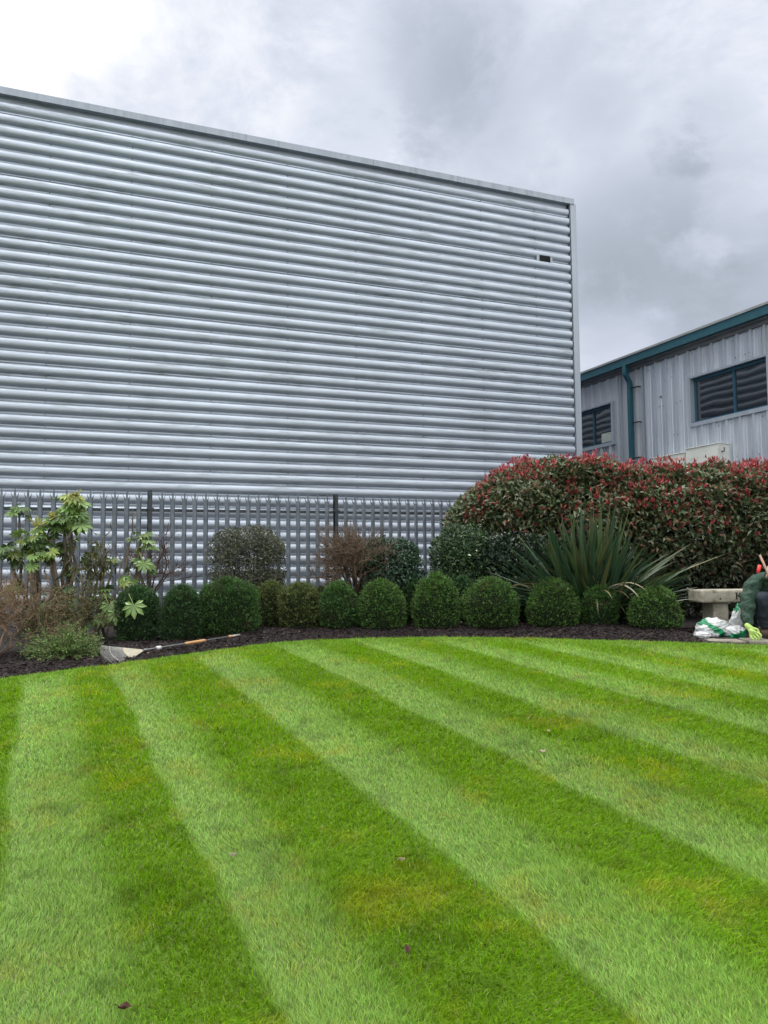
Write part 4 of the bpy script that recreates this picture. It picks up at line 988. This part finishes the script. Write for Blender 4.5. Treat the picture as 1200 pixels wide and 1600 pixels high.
# crumpled bags
def bag(name, loc, dims, seed, label, greenf, rz=0, top=False):
    bm = bmesh.new(); bmesh.ops.create_icosphere(bm, subdivisions=5, radius=1)
    rs_ = np.random.RandomState(seed); dirs = [Vector(nrm(rs_.normal(0, 1, 3))) for _ in range(16)]; cuts = [rs_.uniform(.55, .95) for _ in dirs]
    cols = []
    for v in bm.verts:
        d = v.co.normalized(); r = 1.0
        for dd, c in zip(dirs, cuts):
            k = d.dot(dd)
            if k > .05: r = min(r, c/k)
        r += .10*mn.noise(d*3.3+Vector((seed, 0, 0))) + .10*abs(mn.noise(d*4.5+Vector((0, seed, 0)))) - .02*abs(mn.noise(d*11.))
        p = d*r*(1+.10*(1-abs(mn.noise(d*2.6+Vector((seed*2, 1, 0)))*2))**3-.06)
        z = p.z
        if top: z = p.z + (.35 if p.z > .5 else 0)*p.z; 
        q = Vector((p.x*dims[0], p.y*dims[1], max(z, -.55)*dims[2]))
        if top: q.x *= (1.15-.6*max(p.z, 0)); q.y *= (1.1-.5*max(p.z, 0))
        cols.append(greenf(d, q)); v.co = q
    zmin = min(v.co.z for v in bm.verts)
    for v in bm.verts: v.co.z -= zmin
    me = bpy.data.meshes.new(name); bm.to_mesh(me); bm.free()
    a = me.color_attributes.new('Col', 'FLOAT_COLOR', 'POINT'); a.data.foreach_set('color', np.array([(*c, 1) for c in cols], np.float32).ravel())
    o = link(name, me, M_bag, None, True, label=label, cat='bag', group='crumpled compost bags'); o.location = loc; o.rotation_euler = (0, 0, rz); return o
M_bag = colmat('plastic_film', .30, .12, .5)
WH = (.58, .60, .62); GR = (.0, .20, .085); GR2 = (.15, .45, .30)
def gf1(d, q):
    s_ = d.x*1.1 + d.z*.8 + .5*mn.noise(d*2.2)
    return GR if -.35 < s_ < .28 else (GR2 if .28 < s_ < .36 else WH)
def gf2(d, q):
    s_ = d.z + .25*mn.noise(d*2.5)+.3*d.x
    return GR if s_ > .72 or s_ < -.42 else ((.02, .03, .03) if -.42 <= s_ < -.36 else WH)
def gf3(d, q): return WH if d.x+.4*mn.noise(d*3) > -.3 else GR
bag('compost_bag', (3.48, 8.50, .015), (.19, .14, .13), 3, 'crumpled green and white plastic bag lying flat left of the others', gf1, .2)
bag('compost_bag', (3.68, 8.42, .018), (.15, .12, .095), 8, 'crumpled white bag with green end beside the gloved hand', lambda d, q: GR if d.z-.6*d.x < -.12+.2*mn.noise(d*2) else WH, -.5)
bag('compost_bag', (3.78, 8.62, .018), (.09, .08, .20), 5, 'upright white bag with twisted green neck against the bench leg', gf2, .3, True)
bag('compost_bag', (3.32, 8.42, .012), (.12, .08, .05), 11, 'small flat scrap of white bag at the paving edge', lambda d, q: WH, .1)

# leaf rake
rk = empty('leaf_rake', (-2.30, 7.6, 0), label='fan-shaped leaf rake with orange grip lying on the dark mulch', cat='rake'); O = np.array([-2.30, 7.6, 0.])
M_tine = noisemat('tine_metal', (.34, .34, .33), (.50, .50, .48), 20, .45, .5); M_shaft = noisemat('rake_shaft', (.16, .165, .17), (.25, .25, .26), 20, .4, .5); M_or = noisemat('orange_grip', (.42, .22, .09), (.58, .33, .15), 20, .7); M_wh = noisemat('white_collar', (.6, .6, .6), (.7, .7, .7), 20, .5)
neck = atY(226, 1017, 7.62)-O; t1 = atY(158, 1009, 7.50)-O; t2 = atY(186, 1043, 7.12)-O; e1 = atY(373, 992.5, 8.55)-O
neck[2] = max(neck[2], .02)
g = MB(); fan = []
nT = 24
mid_out = (t1+t2)/2-neck
for k in range(nT):
    a_ = k/(nT-1); tip = t1*(1-a_)+t2*a_; d = tip-neck; d = d*(1+.16*math.sin(math.pi*a_)); tip = neck+d
    pts = [neck + d*.03*0 + (d)*t for t in (0.04, .35, .7, .93)]; 
    hook = neck+d*1.0; pts.append(hook); pts.append(hook+np.array([0, 0, -.028])+d*.02)
    g.tube(pts, [.0022, .0024, .0024, .0022, .002, .0016], 6, cap=True); fan.append(d)
tn = g.build('tines', M_tine, rk, True)
g = MB()
for t_ in (.38, .80):
    pts = [neck+d*t_+np.array([0, 0, .004]) for d in fan]; g.tube(pts, .0030, 6)
g.build('spacer_bar', M_tine, rk, True)
M_sheet = noisemat('pale_plate', (.30, .27, .20), (.42, .38, .30), 14, .6)
g = MB()
for k in range(nT-1): 
    a_, b_ = fan[k], fan[k+1]; up_ = np.array([0, 0, .003])
    g.quad(neck+a_*.06+up_, neck+b_*.06+up_, neck+b_*.5+up_, neck+a_*.5+up_)
g.build('fan_plate', M_sheet, rk)
hd = e1-neck; g = MB(); g.tube([neck-hd*.01, neck+hd*.03, neck+hd], [.014, .009, .009], 10); sh_ = g.build('shaft', M_shaft, rk, True)
g = MB(); g.tube([neck+hd*.40, neck+hd*.42, neck+hd*.60, neck+hd*.62], [.012, .0155, .0155, .012], 12); g.build('grip', M_or, sh_, True)
g = MB(); g.tube([neck+hd*.885, neck+hd*.915], .016, 12); g.build('end_band', M_or, sh_, True)
g = MB(); g.tube([neck+hd*.115, neck+hd*.155], .018, 12); g.build('collar', M_wh, sh_, True)
g = MB(); g.tube([neck+hd*.92, neck+hd*1.01], .013, 12); g.build('end_cap', M_tine, sh_, True)

# tools leaning behind the bench
M_wood = noisemat('worn_wood', (.33, .20, .14), (.45, .30, .22), 12, .7, stretch=(1, 1, .2)); M_red = noisemat('red_plastic', (.55, .02, .02), (.65, .03, .03), 10, .4)
fk = empty('garden_spade', (4.66, 9.35, 0), label='garden spade with worn wooden shaft upright behind the crouching person', cat='spade'); O = np.array([4.66, 9.35, 0.])
top = atY(1187, 867, 9.45)-O
g = MB(); g.tube([(0, 0, .28), tuple(top*.5+np.array([0, 0, .14])), tuple(top)], .0135, 12); g.build('shaft', M_wood, fk, True)
g = MB(); g.prism([Vector(p_) for p_ in ((-.085, 0, .27), (.085, 0, .27), (.08, -.02, .06), (.03, -.03, -.02), (-.03, -.03, -.02), (-.08, -.02, .06))], (0, .006, 0)); g.tube([(0, .003, .2), (0, .003, .36)], .022, 10); g.build('blade', M_shaft, fk)
lp = empty('long_handled_tool', (4.60, 9.3, 0), label='grey metal tool shaft with bright red grip standing behind the person', cat='garden tool'); O = np.array([4.60, 9.3, 0.])
a_ = atY(1180, 905, 9.35)-O; b_ = atY(1184, 895, 9.37)-O; c_ = atY(1187, 884, 9.4)-O
g = MB(); g.tube([(-.05, 0, .02), tuple(a_), tuple(b_)], .011, 10); g.build('shaft', M_shaft, lp, True)
g = MB(); g.tube([tuple(b_), tuple(b_*.6+c_*.4), tuple(c_), tuple(c_+(c_-b_)*.1)], [.016, .021, .023, .014], 12); g.build('grip', M_red, lp, True)
g = MB(); g.prism([Vector(p_) for p_ in ((-.10, -.01, .06), (0, -.01, .06), (-.01, -.03, 0), (-.09, -.03, 0))], (0, .006, 0)); g.build('head', M_shaft, lp)

# ------------------------------------------------------------------ crouching person
ft_ = bpy.data.textures.new('folds', 'CLOUDS'); ft_.noise_scale = .07; ft_.noise_depth = 2
def skin(name, verts, edges, rad, mat, parent, sub=2, root=0, smooth_=True, fold=0):
    me = bpy.data.meshes.new(name); me.from_pydata([tuple(v) for v in verts], edges, []); o = link(name, me, mat, parent)
    md = o.modifiers.new('s', 'SKIN'); 
    for i_, r in enumerate(rad):
        sv = me.skin_vertices[0].data[i_]; sv.radius = (r, r) if not isinstance(r, tuple) else r; sv.use_root = (i_ == root)
    md.use_smooth_shade = True; s_ = o.modifiers.new('u', 'SUBSURF'); s_.levels = sub+(fold > 0); s_.render_levels = sub+(fold > 0)
    if fold: dm = o.modifiers.new('d', 'DISPLACE'); dm.texture = ft_; dm.strength = fold; dm.mid_level = .5; dm.texture_coords = 'LOCAL'
    return o
M_skin = noisemat('skin', (.50, .32, .25), (.58, .38, .30), 8, .55); M_jk = noisemat('green_jacket', (.014, .042, .028), (.026, .066, .046), 9, .8, bump=1., bscale=11, bdist=.06)
M_tr = noisemat('navy_trousers', (.008, .014, .028), (.018, .028, .045), 6, .85, bump=.6, bscale=18, bdist=.02); M_gl = noisemat('lime_glove', (.38, .55, .13), (.50, .66, .22), 12, .75, bump=.3, bscale=60); M_bt = noisemat('brown_boot', (.045, .03, .02), (.09, .06, .042), 10, .75); M_hat = noisemat('pale_hat', (.42, .38, .33), (.55, .50, .44), 25, .9, bump=.5, bscale=60)
M_hair = noisemat('brown_hair', (.05, .03, .02), (.09, .06, .04), 30, .7)
per = empty('person', (4.05, 8.35, .02), label='person crouching in green jacket and navy trousers with a lime glove on the ground', cat='person'); PO = Vector((4.05, 8.35, .02))
def pl(*p): return [Vector(q)-PO for q in p]
pel = (4.10, 8.66, .27); wai = (4.08, 8.62, .40); che = (4.04, 8.45, .56); nk = (4.00, 8.28, .645); hdp = (3.995, 8.17, .665); hdt = (3.995, 8.10, .68)
shR = (3.87, 8.36, .60); elR = (3.715, 8.22, .315); wrR = (3.665, 8.08, .13)
shL = (4.22, 8.38, .60); elL = (4.36, 8.15, .46); wrL = (4.20, 8.02, .36); hnL = (4.13, 7.98, .33)
hpR = (4.00, 8.62, .25); knR = (3.885, 8.16, .45); anR = (3.93, 8.32, .10)
hpL = (4.20, 8.62, .25); knL = (4.30, 8.15, .43); anL = (4.29, 8.32, .10)
bv = pl(pel, wai, che, nk, hdp, shR, elR, wrR, shL, elL, wrL, hpR, knR, anR, hpL, knL, anL, (3.91, 8.20, .06), (4.28, 8.20, .06))
be = [(0, 1), (1, 2), (2, 3), (3, 4), (2, 5), (5, 6), (6, 7), (2, 8), (8, 9), (9, 10), (0, 11), (11, 12), (12, 13), (0, 14), (14, 15), (15, 16), (13, 17), (16, 18)]
skin('body', bv, be, [.12, .115, .13, .05, .05, .06, .042, .028, .06, .042, .028, .085, .055, .038, .085, .055, .038, .03, .03], M_skin, per)
skin('jacket', pl((4.10, 8.70, .33), (4.08, 8.62, .43), che, (4.01, 8.33, .615), shR, (3.815, 8.31, .48), elR, (3.690, 8.15, .22), (3.670, 8.09, .140), shL, elL, (4.23, 8.04, .38)),
     [(0, 1), (1, 2), (2, 3), (2, 4), (4, 5), (5, 6), (6, 7), (7, 8), (2, 9), (9, 10), (10, 11)], [.165, .16, .165, .08, .100, .088, .072, .060, .044, .092, .07, .05], M_jk, per, root=1, fold=.075)
skin('trousers', pl(pel, hpR, (3.94, 8.38, .38), knR, (3.91, 8.24, .28), (3.93, 8.31, .11), hpL, (4.25, 8.38, .36), knL, (4.295, 8.24, .28), (4.29, 8.31, .11)),
     [(0, 1), (1, 2), (2, 3), (3, 4), (4, 5), (0, 6), (6, 7), (7, 8), (8, 9), (9, 10)], [.145, .115, .10, .085, .078, .062, .115, .10, .085, .078, .062], M_tr, per, fold=.035)
for kx_ in (3.93, 4.29):
    g = skin('boot', pl((kx_, 8.34, .075), (kx_-.003, 8.32, .13), (kx_-.01, 8.20, .06), (kx_-.015, 8.10, .05)), [(0, 1), (0, 2), (2, 3)], [.05, .048, .046, .038], M_bt, per)
    g2 = MB(); 
    pts = [(kx_-.045, 8.39), (kx_+.045, 8.39), (kx_+.04, 8.2), (kx_+.035, 8.09), (kx_, 8.05), (kx_-.05, 8.07), (kx_-.055, 8.2)]
    g2.prism([Vector((a_, b_, .021))-PO for a_, b_ in pts], (0, 0, .022)); s2 = g2.build('sole', M_letter, g); 
# gloved right hand on the ground: palm and five bent fingers
W_ = Vector(wrR)-PO
def glove(name, Wp, palm_dir, across, nrm_, mat, sgn=1):
    Wp = Vector(Wp); palm_dir = Vector(palm_dir).normalized(); across = Vector(across).normalized(); nv = Vector(nrm_).normalized()
    v = [Wp-palm_dir*.06, Wp, Wp+palm_dir*.045]; e = [(0, 1), (1, 2)]; r = [.030, (.032, .028), (.042, .022)]
    for k, (off, L) in enumerate(((-.042, .075), (-.014, .088), (.015, .084), (.043, .064))):
        b = len(v); kn = Wp+palm_dir*.088+across*off; p1 = kn+palm_dir*L*.42+nv*.010; p2 = p1+(palm_dir*.75-nv*.7).normalized()*L*.33; p3 = p2+(palm_dir*.45-nv*.9).normalized()*L*.26
        v += [kn, p1, p2, p3]; e += [(2, b), (b, b+1), (b+1, b+2), (b+2, b+3)]; r += [.0125, .0108, .0098, .0085]
    b = len(v); tb = Wp+palm_dir*.03-across*.036*sgn; v += [tb, tb+(palm_dir*.7-across*sgn*.7).normalized()*.034, tb+(palm_dir*.9-across*sgn*.35-nv*.3).normalized()*.064]
    e += [(1, b), (b, b+1), (b+1, b+2)]; r += [.016, .0135, .011]
    return skin(name, v, e, r, mat, per, sub=2)
glove('glove', W_+Vector((.0, -.015, .01)), (.38, -.45, -.75), (.85, -.10, .45), (.25, -.75, .55), M_gl, -1)
glove('glove', Vector(wrL)-PO, (-.8, -.45, -.35), (.35, -.5, -.7), (.0, -.5, .85), M_gl, 1)
# head: face turned down, pale hat
bm = bmesh.new(); bmesh.ops.create_uvsphere(bm, u_segments=32, v_segments=24, radius=1)
for v in bm.verts:
    x_, y_, z_ = v.co; q = Vector((x_*.075, y_*.095, z_*.115))
    if z_ < 0: q.x *= 1-.30*(-z_)**1.5; q.y *= 1-.12*(-z_)
    if y_ < -.5:
        nose = math.exp(-((x_/.16)**2+((z_+.12)/.22)**2)); q.y -= .022*nose
        for sx in (-1, 1): q.y += .010*math.exp(-(((x_-sx*.38)/.17)**2+((z_-.08)/.12)**2))
        q.y -= .006*math.exp(-((x_/.28)**2+((z_+.48)/.07)**2))
    v.co = q
me = bpy.data.meshes.new('head'); bm.to_mesh(me); bm.free()
hd_ = link('head', me, M_skin, per, True); hd_.location = Vector((3.99, 8.13, .665))-PO; hd_.rotation_euler = (R_(48), 0, R_(-12))
def sph(name, c, s_, mat, par, seg=16):
    bm = bmesh.new(); bmesh.ops.create_uvsphere(bm, u_segments=seg, v_segments=seg//2, radius=1)
    for v in bm.verts: v.co = Vector((v.co.x*s_[0]+c[0], v.co.y*s_[1]+c[1], v.co.z*s_[2]+c[2]))
    me = bpy.data.meshes.new(name); bm.to_mesh(me); bm.free(); return link(name, me, mat, par, True)
for sx in (-1, 1):
    sph('eye', (sx*.028, -.083, .009), (.011, .009, .007), M_letter, hd_); sph('ear', (sx*.075, .005, -.005), (.008, .018, .028), M_skin, hd_)
sph('mouth', (0, -.086, -.056), (.022, .006, .005), noisemat('lips', (.35, .15, .13), (.4, .18, .15), 8, .5), hd_)
sph('hair', (0, .018, .0), (.080, .092, .105), M_hair, hd_, 24)
bm = bmesh.new(); bmesh.ops.create_uvsphere(bm, u_segments=40, v_segments=24, radius=1)
bmesh.ops.delete(bm, geom=[v for v in bm.verts if v.co.z < -.15], context='VERTS')
for v in bm.verts:
    f_ = 1+.02*math.sin(math.atan2(v.co.y, v.co.x)*20); v.co = Vector((v.co.x*.090*f_, v.co.y*.108*f_+.008, v.co.z*.098+.045))
me = bpy.data.meshes.new('hat'); bm.to_mesh(me); bm.free(); ht_ = link('hat', me, M_hat, hd_, True); sm = ht_.modifiers.new('t', 'SOLIDIFY'); sm.thickness = .006
# collar of the jacket
g = MB(); cpts = [Vector(nk)-PO+Vector((math.cos(a_)*.075, math.sin(a_)*.06+.03, .0+.02*math.sin(a_))) for a_ in np.linspace(0, 2*math.pi, 17)]; g.tube(cpts, .022, 8); g.build('collar', M_jk, per, True)

# ------------------------------------------------------------------ bits lying on the lawn
def lawnpt(px, py):
    d = ray(px, py); t = (-.41-EYE)/(d[2]-.0483*d[1]); return np.array([0, 0, EYE])+d*t
M_dl = noisemat('dry_leaf', (.05, .018, .012), (.10, .045, .03), 60, .8); M_pl = noisemat('pale_leaf', (.40, .30, .24), (.55, .45, .38), 60, .8)
def dead_leaf(px, py, s_, mat, lab, seed):
    rs_ = np.random.RandomState(seed); p = lawnpt(px, py); root = bpy.data.objects
    n = 10; V = []; 
    for k in range(n):
        a_ = 2*math.pi*k/n; r_ = s_*(.55+.45*abs(math.cos(a_)))*rs_.uniform(.8, 1.15); V.append((math.cos(a_)*r_, math.sin(a_)*r_*.6, .012*rs_.uniform(0, 1)+.25*s_*abs(math.sin(a_))))
    g = MB(); b = [Vector(v) for v in V]; c = Vector((0, 0, -.002))
    for k in range(n): g.quad(c, b[k], b[(k+1) % n])
    g.tube([(s_*.9, 0, .004), (s_*1.3, s_*.1, .010)], .0012, 5)
    o = g.build('fallen_leaf', mat, None, label=lab, cat='leaf', group='leaves fallen on the lawn'); o.location = (p[0], p[1], p[2]+.028); o.rotation_euler = (0, 0, rs_.uniform(0, 6)); sm = o.modifiers.new('t', 'SOLIDIFY'); sm.thickness = .001
dead_leaf(637, 1503, .020, M_dl, 'curled dark brown leaf in the foreground dark stripe near the bottom centre', 1)
dead_leaf(194, 1594, .018, M_dl, 'small dark leaf at the very bottom edge of the lawn', 2)
dead_leaf(857, 1151, .014, M_pl, 'pale leaf speck on the light stripe at right, farther of two', 3)
dead_leaf(848, 1184, .014, M_pl, 'pale leaf speck on the light stripe at right, nearer of two', 4)
dead_leaf(628, 1357, .014, M_pl, 'tiny pinkish leaf on the central dark stripe', 5)
dead_leaf(363, 1350, .012, M_pl, 'tiny pale leaf low on the second light stripe', 6)
